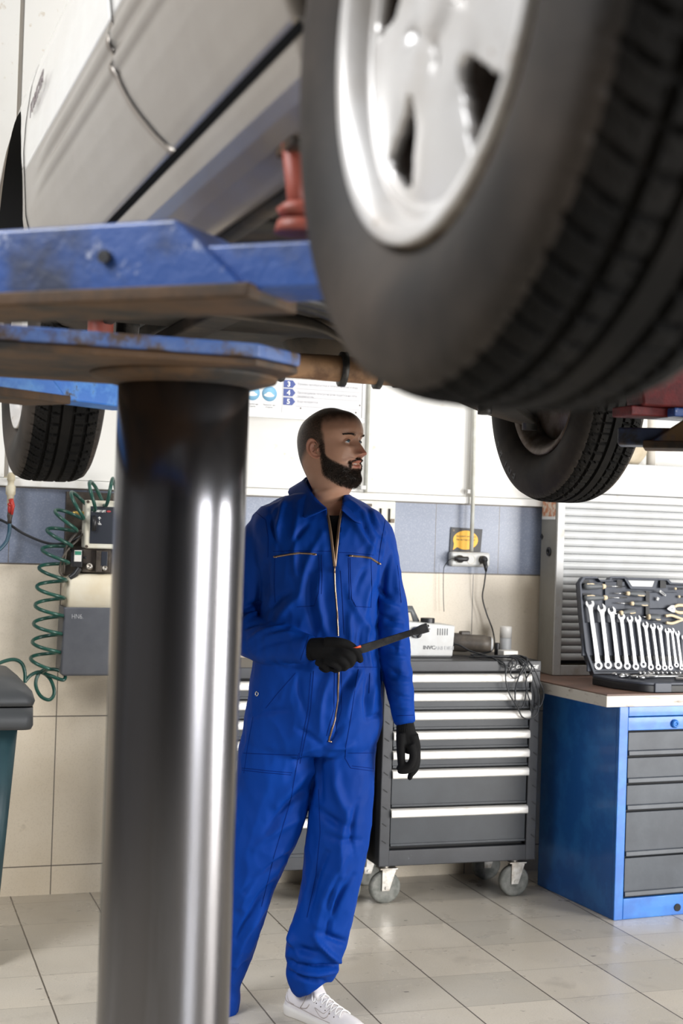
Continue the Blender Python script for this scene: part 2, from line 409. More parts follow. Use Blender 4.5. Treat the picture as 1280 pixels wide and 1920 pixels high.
def wheel(u, v, outer, steer=0, label=None):
    """outer=-1: outer side faces -x (driver side), +1 mirrored"""
    vs, fs = rim_mesh()
    me = bpy.data.meshes.new('wheel'); me.from_pydata(vs, [], fs); me.materials.append(MATS['alloy']); me.polygons.foreach_set('use_smooth', [True]*len(fs))
    wo = link(bpy.data.objects.new('wheel', me), car)
    s = wo.modifiers.new('s', 'SOLIDIFY'); s.thickness = .012; s.offset = -1
    bv = None
    # tyre starts at outer plane; wheel centre plane is 0.095 inwards
    M = Matrix.Translation((u, v, 1.925)) @ Matrix.Rotation(steer, 4, 'Z')
    if outer < 0: M = M @ Matrix.Translation((-.095, 0, 0))
    else: M = M @ Matrix.Rotation(math.pi, 4, 'Z') @ Matrix.Translation((-.095, 0, 0))
    wo.matrix_local = M
    t = link(bpy.data.objects.new('tyre', TYRE), wo)
    if v == 0: t.scale = (1.12, .985, .985)
    # barrel, bead flange, hub, nuts, cap
    MB().lathe((0, 0, 0), (1, 0, 0), [(.160, .045), (.158, .07), (.152, .10), (.157, .13), (.172, .150), (.189, .156), (.195, .166), (.190, .170), (.168, .158), (.150, .135), (.146, .10), (.150, .06)], 64, cap=False).build('rim_barrel', 'brake', wo)
    MB().lathe((0, 0, 0), (1, 0, 0), [(.187, .024), (.1905, .015), (.1955, .013), (.199, .018), (.197, .026)], 96, cap=False).build('rim_flange', 'alloy_bead', wo)
    MB().lathe((0, 0, 0), (1, 0, 0), [(.15, .075), (.152, .08), (.152, .112), (.07, .116), (.06, .13), (.0, .135)], 48).build('brake_disc', 'brake', wo)
    MB().lathe((0, 0, 0), (1, 0, 0), [(.001, .016), (.016, .017), (.024, .022), (.028, .030), (.028, .045)], 32).build('centre_cap', 'chrome_dull', wo)
    for k in range(5):
        a = math.radians(270)+k*2*math.pi/5 if True else 0
        c = (.040, .0506*math.cos(a), .0506*math.sin(a))
        MB().lathe(c, (-1, 0, 0), [(.0095, -.01), (.0095, .008), (.0075, .013), (.003, .0145), (.0001, .015)], 6 if k else 6).build('lug_nut', 'chrome_dull' if k in (1, 3) else 'nut_dark', wo)
    return wo
wN = wheel(-TR-.008, 0, -1)
wL = wheel(-TR, WB, -1)
wR = wheel(TR, WB, 1)
wQ = wheel(TR, 0, 1)
for wv, nm in ((wN, 'near rear wheel with rusty silver alloy'), (wL, 'front wheel hanging left of the lift column'), (wR, 'front wheel seen from its inner side'), (wQ, 'rear wheel on the far side')): wv['label'] = nm
# raised letters on the inner wall of the far front tyre
import math as _m
for ch, a in (('S', 214), ('R', 221), ('1', 231), ('D', 238), ('E', 245)):
    aa = math.radians(a); rad = .262
    # inner side of R faces -x in car space; wheel-local x = 0.19 is that side
    c = V((.1915, rad*math.cos(aa), rad*math.sin(aa)))
    # local frame: z of text along +x(local)
    upv = V((0, math.cos(aa), math.sin(aa))); xv = upv.cross(V((1, 0, 0)))
    text('tyre_lettering', ch, .034, frameM(c, xv, upv), 'tyre_letters', wR, ext=.0009, align='CENTER', bold=.001)

# body side: u as a function of z
PROF = [(1.935, -.735), (1.945, -.772), (1.958, -.793), (1.972, -.806), (1.990, -.814), (2.004, -.819), (2.014, -.822), (2.04, -.835), (2.08, -.850), (2.12, -.862), (2.155, -.869),
        (2.172, -.871), (2.180, -.877), (2.190, -.879), (2.200, -.877), (2.208, -.871), (2.222, -.871), (2.230, -.877), (2.240, -.879), (2.250, -.877), (2.258, -.871), (2.275, -.871),
        (2.33, -.872), (2.40, -.868), (2.48, -.858), (2.54, -.842), (2.57, -.825), (2.585, -.80), (2.59, -.76)]
def uz(z):
    if z <= PROF[0][0]: return PROF[0][1]
    for (a, b), (c, d) in zip(PROF, PROF[1:]):
        if z <= c: return b+(d-b)*(z-a)/(c-a)
    return PROF[-1][1]
def interp(tab, z):
    if z <= tab[0][0]: return tab[0][1]
    for (a, b), (c, d) in zip(tab, tab[1:]):
        if z <= c: return b+(d-b)*(z-a)/(c-a)
    return tab[-1][1]
def du(v, z):  # plan curvature of the flank
    return .05*max(0, (v-2.3)/1.1)**2 + .03*max(0, (.2-v)/.6)**2
def panel(name, z0, z1, vlo, vhi, m, side=-1, nv=36, gap=.0030, thick=.02):
    zs = sorted(set([z for z, _ in PROF if z0 < z < z1]+[z0+(z1-z0)*i/26 for i in range(27)]))
    mb = MB(); rings = []
    for z in zs:
        a, b = vlo(z)+gap, vhi(z)-gap
        if b < a: b = a
        row = []
        for i in range(nv+1):
            v = a+(b-a)*i/nv; uu = uz(z)
            if uu < -.871 and z < 2.27: uu = -.871+(uu+.871)*(1-sstep(1.75, 2.08, v))
            u = uu+du(v, z)
            row.append((u*(-side), v, z))
        # returned edges
        row = [(row[0][0]+thick*side*-1*1, row[0][1]+.001, z)]+row+[(row[-1][0]-thick*side, row[-1][1]-.001, z)]
        rings.append(row)
    bot = [(p[0]-thick*side, p[1], p[2]) for p in rings[0]]; top = [(p[0]-thick*side, p[1], p[2]) for p in rings[-1]]
    mb.rings([bot]+rings+[top], cap=False, closed=False)
    return mb.build(name, m, car)
GAPB = [(2.0, .875), (2.05, .945), (2.102, 1.011), (2.16, 1.075), (2.218, 1.122), (2.31, 1.165), (2.60, 1.20)]
GAPF = [(2.0, 2.03), (2.112, 2.125), (2.2, 2.17), (2.308, 2.224), (2.6, 2.26)]
def arch(cv, z, r, s, cz=2.06):
    d = z-cz
    return cv+s*math.sqrt(max(0, r*r-d*d)) if abs(d) < r else cv
for side in (-1, 1):
    k = side
    for nm, za, zb, lo, hi in (('front_door', 2.014, 2.588, lambda z: interp(GAPB, z), lambda z: interp(GAPF, z)),
                               ('rear_door', 2.014, 2.588, lambda z: max(.12, arch(0, z, .345, 1, 1.98)), lambda z: interp(GAPB, z))):
        # lower cladding and upper panel are one door with two paints
        o = panel(nm, za, 2.277, lo, hi, 'car_beige', side=k)
        o2 = panel('upper_panel', 2.277, zb, lo, hi, 'car_white', side=k); o2.parent = o
    panel('fender', 2.295, 2.588, lambda z: interp(GAPF, z), lambda z: 3.28 if z > 2.522 else arch(WB, z, .42, -1, 2.10), 'car_white', side=k)
    panel('fender_cladding', 2.03, 2.292, lambda z: interp(GAPF, z), lambda z: arch(WB, z, .42, -1, 2.10), 'car_beige', side=k, nv=8)
    panel('nose_fender', 2.0, 2.522, lambda z: arch(WB, z, .42, 1, 2.10), lambda z: 3.28, 'car_beige', side=k, nv=10)
    panel('rear_quarter', 2.03, 2.588, lambda z: -.75, lambda z: (.15 if z > 2.46 else arch(0, z, .40, -1)), 'car_white', side=k)
    panel('sill', 1.936, 2.006, lambda z: .335, lambda z: 2.24, 'car_beige', side=k, nv=60)
    # mud flap corner behind the front wheel, black strips over the door gaps standing in for their shade
    g = MB()
    zs = [1.99+.6*i/30 for i in range(31)]
    for tab in (GAPB, GAPF):
        g.rings([[(((.871 if (tab is GAPF and z < 2.27 and z > 2.15) else abs(uz(z)+du(interp(tab, z), z)))+.0010)*k, interp(tab, z)-.0042, z), (((.871 if (tab is GAPF and z < 2.27 and z > 2.15) else abs(uz(z)+du(interp(tab, z), z)))+.0010)*k, interp(tab, z)+.0042, z)] for z in zs if z > 2.01], cap=False, closed=False)
    g.rings([[((abs(uz(2.004))+.0006)*k, v, 2.003), ((abs(uz(2.016))+.0006)*k, v, 2.015)] for v in (.335, 1.0, 2.03, 2.2)], cap=False, closed=False)
    g.build('gap_shade_strip', 'gap_shade', car)
    # wheel arch liners
    for cv in (0, WB):
        ln = MB(); rings = []
        for i in range(25):
            a = math.pi*(i/24)
            RA, CZ = (.338, 1.985) if cv == 0 else (.417, 2.10)
            y, z = cv+RA*math.cos(a), CZ+RA*math.sin(a); rings.append([((.79 if cv == 0 else .845)*k, y, z), (.50*k, y, z)])
        ln.rings(rings, cap=False, closed=False)
        rings = [[(.50*k, cv+RA*math.cos(a), CZ+RA*math.sin(a)), (.50*k, cv, CZ)] for a in [math.pi*1.1*i/24-.05*math.pi for i in range(25)]]
        ln.rings(rings, cap=False, closed=False)
        ln.build('wheel_arch_liner', 'liner', car)
# badge on the front door
bz, bv = 2.368, 2.104
zd = V((0, 1.833-2.104, 2.399-2.368)).normalized()
text('door_badge', 'FORESTER', .040, frameM((-.8755, 2.11, 2.372), zd, V((0, -zd.z, -zd.y*-1)) if False else V((0, .11, .99))), 'badge_grey', car, ext=.0006, xs=1.12, shear=.3, bold=.0006)
# bonnet, roof, glass, bumpers so that the car is a whole body
b = MB(); b.rings([[(u, v, z) for u, z in ((-.76, 2.585), (-.5, 2.64), (0, 2.66), (.5, 2.64), (.76, 2.585))] for v, dz in ((2.3, .03), (2.6, .01), (3.0, -.03), (3.3, -.12))], cap=False, closed=False)
b.build('bonnet', 'car_white', car)
mat('car_glass', (.02, .025, .03), .05, spec=.8)
b = MB()
sec = lambda u, z: [(-u, z)]
b.rings([[(-.79, v0, 2.58), (-.62, v1, 3.0), (.62, v1, 3.0), (.79, v0, 2.58)] for v0, v1 in ((2.35, 1.75), (-.75, -.6))], cap=True, closed=True, smooth=False)
b.build('glasshouse', 'car_glass', car, bevel=.02)
MB().bbox((-.66, -.62, 2.995), (.66, 1.76, 3.06)).build('roof', 'car_white', car, bevel=.04, seg=4)
MB().bbox((-.80, 3.18, 1.98), (.80, 3.42, 2.40)).build('front_bumper', 'car_white', car, bevel=.07, seg=4)
MB().bbox((-.80, -.92, 1.98), (.80, -.72, 2.40)).build('rear_bumper', 'car_white', car, bevel=.07, seg=4)
# underbody
und = MB()
und.bbox((-.765, .42, 1.955), (.765, 2.20, 1.985)); und.bbox((-.47, -.72, 1.99), (.47, .42, 2.03)); und.bbox((-.47, 2.2, 2.00), (.47, 3.2, 2.04))
for s in (-1, 1):
    und.bbox((s*.50-.035, .35, 1.925), (s*.50+.035, 2.5, 1.957)); und.bbox((s*.705-.012, .5, 1.925), (s*.705+.012, 2.15, 1.955))
for v in (.7, 1.0, 1.3, 1.6, 1.9): und.bbox((-.7, v-.02, 1.940), (.7, v+.02, 1.957))
und.build('floor_pan', 'under', car, bevel=.006)
cm = MB()
cm.tube(spline([(-.52, 2.22, 1.898), (-.42, 2.19, 1.885), (-.2, 2.16, 1.882), (.02, 2.14, 1.878), (.15, 2.13, 1.872)], 6), [.030]*13+[.033]*6+[.036]*5+[.026], n=14, ry=[.030]*25)
cm.build('exhaust_pipe', 'rust_tan', car)
for k, uu in enumerate((-.12, -.03)):
    MB().lathe((uu, 2.152, 1.880), (1, -.1, -.03), [(.026, -.008), (.042, -.007), (.042, .007), (.026, .008)], 18).build('exhaust_clamp', 'black_hose', car)
MB().tube(spline([(.165, 2.12, 1.88), (.178, 2.10, 1.86), (.190, 2.10, 1.835), (.182, 2.10, 1.818), (.170, 2.10, 1.832), (.172, 2.11, 1.86)], 5), .005, 8).build('exhaust_hook', 'black_hose', car)
MB().ball((-.28, 2.13, 1.847), (.012, .012, .010), 8).build('bolt', 'black_hose', car)
h = MB()
h.tube(spline([(-.62, 1.55, 1.93), (-.5, 1.62, 1.945), (-.36, 1.70, 1.955), (-.22, 1.78, 1.93), (-.12, 1.9, 1.90), (.02, 1.98, 1.885), (.15, 2.0, 1.89)], 7), .020, 10)
h.tube(spline([(-.7, 1.35, 1.925), (-.45, 1.45, 1.92), (-.25, 1.6, 1.915), (.0, 1.7, 1.92)], 6), .013, 8)
h.build('flexible_hose', 'black_hose', car)
sh = MB()
sh.tube(spline([(-.60, 1.62, 1.915), (-.45, 1.72, 1.925), (-.30, 1.80, 1.925), (-.15, 1.92, 1.885), (.0, 2.02, 1.862), (.12, 2.05, 1.86)], 7), .028, 8, ry=.006)
sh.build('heat_shield', 'under', car)
# suspension arms and struts
for s in (-1, 1):
    a = MB(); poly = [(.22, 2.36), (.30, 2.26), (.46, 2.42), (.62, 2.58), (.62, 2.66), (.50, 2.66), (.38, 2.60), (.26, 2.48)]
    a.prism([(x*s, y) for x, y in poly], .022, lambda x, y, t: V((x, y, 1.94-abs(x)*.20+t)))
    a.build('control_arm', 'under', car, bevel=.005)
    MB().cyl((.43*s, 2.52, 1.828), (.43*s, 2.52, 1.852), .02).cyl((.62*s, 2.62, 1.80), (.62*s, 2.62, 1.95), .022).cyl((.55*s, 2.66, 1.90), (.5*s, 2.66, 2.4), .030).build('strut', 'black_hose', car)
    MB().cyl((.2*s, 2.63, 1.91), (.62*s, 2.63, 1.925), .014).lathe((.56*s, 2.63, 1.925), (s, 0, 0), [(.02, -.04), (.035, -.03), (.045, 0), (.045, .03)], 16).build('drive_shaft', 'black_hose', car)
    MB().cyl((.1*s, 0, 1.93), (.64*s, 0, 1.925), .022).bbox((.3*s-.03, -.02, 1.9), (.3*s+.03, .45, 1.93)).build('rear_axle', 'under', car)
MB().ball((.05, 2.60, 2.03), (.18, .20, .12), 20).build('gearbox', 'under', car)
# ------------------------------------------------------------------ lift
mat('chrome_piston', (.20, .20, .215), .22, 1, col2=(.165, .16, .165), scale=3, stretch=(6, 6, .4), rough2=.26)
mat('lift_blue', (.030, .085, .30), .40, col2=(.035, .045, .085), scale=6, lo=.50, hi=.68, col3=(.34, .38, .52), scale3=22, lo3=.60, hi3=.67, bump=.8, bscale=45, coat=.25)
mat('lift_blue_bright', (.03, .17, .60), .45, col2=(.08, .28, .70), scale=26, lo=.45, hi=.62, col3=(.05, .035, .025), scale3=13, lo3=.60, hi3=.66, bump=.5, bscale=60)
mat('lift_worn', (.045, .10, .28), .5, col2=(.10, .15, .30), scale=14, lo=.42, hi=.66, col3=(.06, .035, .02), scale3=12, lo3=.47, hi3=.58, bump=.8, bscale=45)
mat('lift_dark', (.02, .03, .065), .45, col2=(.10, .055, .02), scale=9, lo=.5, hi=.62, col3=(.012, .011, .012), scale3=14, lo3=.5, hi3=.6, bump=.6, bscale=40)  # shade on the far right arm put into the blue; rust is its own
mat('lift_rust', (.085, .042, .015), .7, col2=(.014, .012, .010), scale=7, lo=.42, hi=.58, bump=.8, bscale=35)
mat('rod_red', (.32, .075, .05), .5, col2=(.18, .06, .04), scale=16, lo=.5, hi=.68)
mat('pad_dark_red', (.17, .012, .014), .6, col2=(.10, .01, .012), scale=40, bump=.5, bscale=120)
lift = empty('vehicle_lift', (.51, 2.36, 0), 'in-ground car lift with thick polished steel column and chipped blue arms', 'lift')
def lx(p): return V(p)-V((.51, 2.36, 0))
def lift_part(mb, name, m, **k):
    mb.v = [tuple(lx(p)) for p in mb.v]; return mb.build(name, m, lift, **k)
for cx in (.503, 1.95):
    lift_part(MB().tube([(cx, 2.36, z) for z in (-.05, .02, .5, 1.0, 1.5, 1.766)], .1105, 96), 'piston', 'chrome_piston')
    s = 1 if cx < 1 else -1
    X = (lambda x: x) if s > 0 else (lambda x: .503+1.95-x)
    poly = [(-.36, 2.13), (.57, 2.13), (.662, 2.215), (.662, 2.50), (.57, 2.59), (-.36, 2.59)]
    lift_part(MB().prism([(X(x), y) for x, y in poly], .022, lambda x, y, t: V((x, y, 1.762+t-(.022 if X(x) > .6 and s > 0 else 0)*0))), 'yoke', 'lift_worn', bevel=.004)
    lift_part(MB().prism([(X(x)*.985+.008, y+(2.36-y)*.04) for x, y in poly], .012, lambda x, y, t: V((x, y, 1.7495+t))), 'yoke_underside', 'lift_rust', bevel=.003)
    lift_part(MB().lathe((cx, 2.36, 1.73), (0, 0, 1), [(.112, 0), (.155, .012), (.16, .022)], 40), 'column_cap', 'lift_rust')
def arm(p0, p1, t_out, w0, h0, z0, m_, name='swing_arm', taper=1.0):
    p0, p1 = V((*p0, 0)), V((*p1, 0)); d = (p1-p0); Lg = d.length; d.normalize(); n = V((-d.y, d.x, 0))
    o = MB(); a, b = p0, p0+d*Lg*t_out
    sl = .05
    pts = []
    def ring(p, w_, h_, zc, sh): return [p-n*w_/2+V((0, 0, zc-h_/2))+d*sh, p+n*w_/2+V((0, 0, zc-h_/2))+d*sh, p+n*w_/2+V((0, 0, zc+h_/2))-d*sh, p-n*w_/2+V((0, 0, zc+h_/2))-d*sh]
    o.rings([ring(a, w0, h0, z0, 0), ring(a+d*.3*Lg, w0, h0, z0, 0), ring(b, w0, h0*taper, z0, sl)], True, smooth=False)
    arm_o = lift_part(o, name, m_, bevel=.006)
    i = MB(); i.rings([ring(p0+d*Lg*(t_out-.15), w0*.74, h0*.62, z0-.012, 0), ring(p0+d*(Lg+.10), w0*.70, h0*.60, z0-.012, 0)], True, smooth=False)
    io = lift_part(i, 'inner_arm', m_, bevel=.005); io.parent = arm_o
    u_ = MB(); u_.rings([[a-n*w0*.51+V((0, 0, z0-h0/2-.006)), a+n*w0*.51+V((0, 0, z0-h0/2-.006)), a+n*w0*.51+V((0, 0, z0-h0/2+.012)), a-n*w0*.51+V((0, 0, z0-h0/2+.012))],
                         [b+d*.05-n*w0*.51+V((0, 0, z0-h0*taper/2-.006)), b+d*.05+n*w0*.51+V((0, 0, z0-h0*taper/2-.006)), b+d*.05+n*w0*.51+V((0, 0, z0-h0*taper/2+.012)), b+d*.05-n*w0*.51+V((0, 0, z0-h0*taper/2+.012))]], True, smooth=False)
    uo = lift_part(u_, 'bottom_plate', 'lift_rust', bevel=.003); uo.parent = arm_o
    return arm_o, d
aR, dd = arm((-.13, 2.13), (.50, 1.575), .86, .13, .090, 1.812, 'lift_blue')
# bolt stub on the arm
bp_ = V((-.13, 2.13, 0))+dd*(.58)
s_ = V((dd.y, -dd.x, 0))
o = lift_part(MB().cyl(bp_+s_*.064+V((0, 0, 1.815)), bp_+s_*.072+V((0, 0, 1.815)), .008), 'bolt', 'lift_dark'); o.parent = aR
aF, _ = arm((-.13, 2.62), (.47, 3.10), .74, .13, .085, 1.787, 'lift_blue_bright')
arm((2.58, 2.13), (1.95, 1.575), .70, .13, .098, 1.825, 'lift_blue')
aS, _ = arm((2.50, 2.45), (1.765, 2.925), .99, .12, .068, 1.750, 'lift_dark')
# adapters
lift_part(MB().tube([(.468, 1.585, 1.842), (.468, 1.585, 1.856)], [.030, .026], 20).tube([(.468, 1.585, 1.86), (.462, 1.588, 1.90), (.452, 1.59, 1.965)], [.0135, .0115, .0105], 16).lathe((.468, 1.585, 1.862), (0, 0, 1), [(.024, 0), (.028, .008), (.018, .016)], 20), 'lift_adapter', 'rod_red')
lift_part(MB().bbox((.445, 1.55, 1.935), (.56, 1.62, 1.952)), 'adapter_pad', 'lift_rust', bevel=.004)
lift_part(MB().cyl((.47, 3.09, 1.79), (.47, 3.09, 1.95), .028).bbox((.42, 3.04, 1.81), (.52, 3.14, 1.845)), 'lift_adapter', 'rod_red', bevel=.004)
lift_part(MB().prism([(1.675, 2.86), (1.83, 2.83), (1.85, 2.95), (1.70, 2.98)], .145, lambda x, y, t: V((x+(x-1.76)*t*1.6, y, 1.805+t))), 'lift_adapter', 'pad_dark_red', bevel=.006)
lift_part(MB().bbox((1.655, 2.88, 1.783), (1.76, 2.97, 1.806)), 'adapter_pad', 'pad_dark_red', bevel=.004)
lift_part(MB().bbox((1.75, 2.85, 1.783), (1.90, 2.97, 1.804)), 'adapter_pad', 'lift_blue', bevel=.004)
# ------------------------------------------------------------------ tool trolleys
mat('trolley_dark', (.022, .023, .027), .42, col2=(.034, .036, .042), scale=5, lo=.4, hi=.65, col3=(.30, .32, .36), scale3=34, lo3=.68, hi3=.76, bump=.1, bscale=90)
mat('trolley_drawer', (.023, .027, .033), .38, col2=(.035, .041, .049), scale=4, lo=.4, hi=.65, col3=(.34, .37, .40), scale3=40, lo3=.70, hi3=.78)
mat('trolley_grip', (.78, .76, .72), .32, .2, col2=(.66, .61, .54), scale=25, lo=.55, hi=.75)
mat('slot_black', (.008, .008, .009), .7)
mat('caster_grey', (.36, .38, .41), .5, col2=(.26, .27, .29), scale=15)
mat('caster_rubber', (.13, .135, .12), .7, col2=(.22, .22, .20), scale=30)
mat('zinc', (.58, .56, .52), .35, .8, col2=(.36, .32, .27), scale=30, lo=.45, hi=.65)
mat('letter_white', (.88, .88, .86), .5)
mat('label_black', (.015, .015, .018), .35)
def trolley(x0, x1, yf, top, label, dz=0.0, caption=True):
    yb = yf+.40; w_ = x1-x0; zb = .155
    t = empty('tool_trolley', ((x0+x1)/2, (yf+yb)/2, 0), label, 'tool trolley')
    ox, oy = (x0+x1)/2, (yf+yb)/2
    def P_(mb, nm, m, par=t, **k): mb.v = [(p[0]-ox, p[1]-oy, p[2]) for p in mb.v]; return mb.build(nm, m, par, **k)
    b = MB(); px = .045
    b.bbox((x0, yf, zb), (x0+px, yf+.02, top)); b.bbox((x1-px, yf, zb), (x1, yf+.02, top))
    b.bbox((x0, yf+.012, zb), (x0+.015, yb, top)); b.bbox((x1-.015, yf+.012, zb), (x1, yb, top))
    b.bbox((x0, yb-.012, zb), (x1, yb, top)); b.bbox((x0+.01, yf+.002, zb), (x1-.01, yb, zb+.065))
    b.bbox((x0, yf-.004, top-.045), (x1, yb, top))
    P_(b, 'body', 'trolley_dark', bevel=.004)
    P_(MB().bbox((x0+.02, yf+.035, zb+.05), (x1-.02, yf+.04, top-.04)), 'drawer_recess', 'slot_black')
    # slots pressed into the corner posts
    s = MB()
    for z in np.arange(zb+.10, top-.08, .068):
        for xx in (x0+.008, x1-px+.020): P_(MB().box((xx+.011, yf-.0005, float(z)), (.022, .002, .0035), Matrix.Rotation(.6, 3, 'Y')), 'post_slot', 'slot_black')
    # drawers: grip top edges from the photograph's heights
    tops = [.927, .851, .775, .695, .617, .541, .385]; bots = [.858, .782, .702, .624, .548, .392, .235]
    for a, c in zip(tops, bots):
        a -= dz; c -= dz
        d = MB().bbox((x0+px+.003, yf+.006, c), (x1-px-.003, yf+.03, a)); d.bbox((x0+px+.003, yf+.0, c), (x1-px-.003, yf+.02, c+.010))
        do = P_(d, 'drawer', 'trolley_drawer', bevel=.0015)
        g = MB(); xs = (x0+px, x1-px)
        prof = [(yf+.008, a+.001), (yf-.010, a-.003), (yf-.0145, a-.012), (yf-.0145, a-.030), (yf-.009, a-.0345), (yf-.008, a-.030), (yf+.0, a-.006)]
        g.rings([[(x, y, z) for y, z in prof] for x in xs], True, smooth=False)
        P_(g, 'drawer_grip', 'trolley_grip', do, bevel=.0012)
    # casters
    for cx, cy in ((x0+.045, yf+.045), (x1-.075, yf+.045), (x0+.07, yb-.07), (x1-.07, yb-.07)):
        R = .064; cz = R
        wv = P_(MB().lathe((cx, cy-.014, cz), (0, 1, 0), [(.0, -.001), (.022, -.001), (.026, .002), (.046, .002), (.050, -.001), (.058, -.001), (R, .005), (R, .023), (.058, .029), (.0, .029)], 40), 'caster_wheel', 'caster_grey')
        P_(MB().lathe((cx, cy-.014, cz), (0, 1, 0), [(.053, -.0015), (.058, -.0016), (R+.0008, .005), (R+.0008, .023), (.058, .0296), (.053, .0295)], 40), 'caster_tread', 'caster_rubber', wv)
        f = MB()
        for sy in (-.020, .020): f.prism([(-.016, -.012), (.016, -.012), (.030, .075), (-.030, .075)], .003, lambda x, z, q, sy=sy: V((cx+x+.012*(z/.075), cy+sy+q-.0015, cz+z)))
        f.bbox((cx-.030, cy-.03, cz+.074), (cx+.045, cy+.03, cz+.080)); f.cyl((cx, cy-.026, cz), (cx, cy+.026, cz), .006)
        f.cyl((cx, cy, cz+.08), (cx, cy, zb), .016)
        P_(f, 'caster_fork', 'zinc', wv, bevel=.001)
    if caption:
        P_(MB().bbox((x1-.150, yf-.0065, top-.041), (x1-.004, yf-.004, top-.008)), 'name_plate', 'label_black', bevel=.001)
        text('name_plate_lettering', 'GARAGE', .019, frameM((x1-.118-ox, yf-.0068-oy, top-.031), (1, 0, 0), (0, 0, 1)), 'letter_white', t, xs=1.35, shear=.25, bold=.0006)
        P_(MB().lathe((x1-.134, yf-.0066, top-.0245), (0, -1, 0), [(.010, -.0003), (.010, .0004), (.0065, .0004), (.0065, -.0003)], 24), 'name_plate_emblem', 'letter_white')
    return t
trolley(1.990, 2.681, 5.34, .980, 'dark grey tool trolley with pale drawer grips standing between the mechanic and the blue workbench')
trolley(1.255, 1.945, 5.35, .952, 'dark grey tool trolley almost hidden behind the mechanic and the steel column', dz=.030, caption=False)

# ------------------------------------------------------------------ things on the trolley
mat('device_white', (.60, .615, .61), .35, col2=(.54, .54, .53), scale=10)
mat('plastic_black', (.018, .018, .020), .4)
mat('plastic_grey', (.10, .105, .11), .45)
mat('faded_grey', (.50, .51, .52), .5)
mat('dirty_black', (.05, .042, .036), .5, col2=(.11, .09, .07), scale=14, lo=.4, hi=.65)
mat('cable_black', (.02, .022, .026), .30)
mat('can_white', (.80, .78, .74), .35, col2=(.70, .67, .62), scale=12)
TZ = .980
def at_part(o, name, mb, m, **k): mb.v = [tuple(V(p)-o.location) for p in mb.v]; return mb.build(name, m, o, **k)
dv = empty('inverter_unit', (2.185, 5.54, TZ), 'white upright machine with grey carrying handle standing on the trolley', 'machine')
at_part(dv, 'housing', MB().prism([(2.03, 0), (2.332, 0), (2.340, .128), (2.03, .150)], .17, lambda x, z, t: V((x, 5.455+t, TZ+.006+z))), 'device_white', bevel=.006)
at_part(dv, 'base', MB().bbox((2.035, 5.452, TZ), (2.325, 5.63, TZ+.008)), 'plastic_black', bevel=.002)
at_part(dv, 'handle', MB().tube([(2.05, 5.54, TZ+.145), (2.06, 5.54, TZ+.197), (2.175, 5.54, TZ+.195), (2.20, 5.54, TZ+.140)], .008, 10, ry=.016), 'plastic_grey')
at_part(dv, 'knob', MB().cyl((2.245, 5.53, TZ+.134), (2.245, 5.53, TZ+.160), .030), 'plastic_black', bevel=.002)
at_part(dv, 'side_dial', MB().lathe((2.165, 5.4545, TZ+.105), (0, -1, 0), [(.024, 0), (.024, .012), (.017, .014), (.016, .006), (.0, .006)], 28), 'plastic_grey')
vm = MB()
for i in range(5): vm.box((2.262+i*.0105, 5.4545, TZ+.108), (.0038, .002, .028))
at_part(dv, 'air_vent', vm, 'plastic_grey')
o = text('housing_lettering', 'INVC', .021, frameM((2.198-2.185, 5.4538-5.54, .036), (1, 0, 0), (0, 0, 1)), 'plastic_grey', dv, xs=1.1, bold=.0004)
o = text('housing_lettering', 'ANI DIGI', .021, frameM((2.252-2.185, 5.4538-5.54, .034), (1, 0, 0), (0, 0, 1)), 'faded_grey', dv, xs=1.0, bold=.0003)
at_part(dv, 'plug_socket', MB().cyl((2.336, 5.52, TZ+.055), (2.362, 5.52, TZ+.052), .010), 'plastic_black')
tb = empty('heat_gun_body', (2.46, 5.58, TZ), 'dirty dark cylindrical tool lying among the cables on the trolley', 'tool')
at_part(tb, 'barrel', MB().lathe((2.385, 5.64, TZ+.052), (2.555-2.385, -.06, -.004), [(.020, -.006), (.038, 0), (.040, .02), (.040, .07), (.036, .10), (.037, .15), (.031, .185)], 28), 'dirty_black')
at_part(tb, 'end_cap', MB().lathe((2.558, 5.579, TZ+.048), (.17, -.06, 0), [(.029, -.004), (.029, .006), (.022, .010), (.002, .011)], 24), 'faded_grey')
at_part(tb, 'trigger', MB().bbox((2.43, 5.60, TZ+.082), (2.475, 5.63, TZ+.10)), 'dirty_black', bevel=.005)
tag(MB().bbox((2.585, 5.50, TZ), (2.652, 5.56, TZ+.026)).build('cardboard_box', 'can_white', None, bevel=.002), 'small white box on the trolley beside the cable tangle', 'box')
tag(MB().cyl((2.60, 5.60, TZ), (2.60, 5.60, TZ+.052), .012).build('bottle_stub', 'plastic_black', None, bevel=.003), 'small black stub standing behind the little white box', 'container')
can = empty('spray_can', (2.720, 5.50, .8), 'white spray can standing at the right end of the trolley', 'can')
can.location = (2.648, 5.62, TZ)
MB().cyl((0, 0, 0), (0, 0, .072), .0255).build('can_body', 'faded_grey', can, bevel=.003)
MB().lathe((0, 0, .072), (0, 0, 1), [(.0262, 0), (.0262, .046), (.024, .05), (.002, .051)], 28).build('can_cap', 'can_white', can)
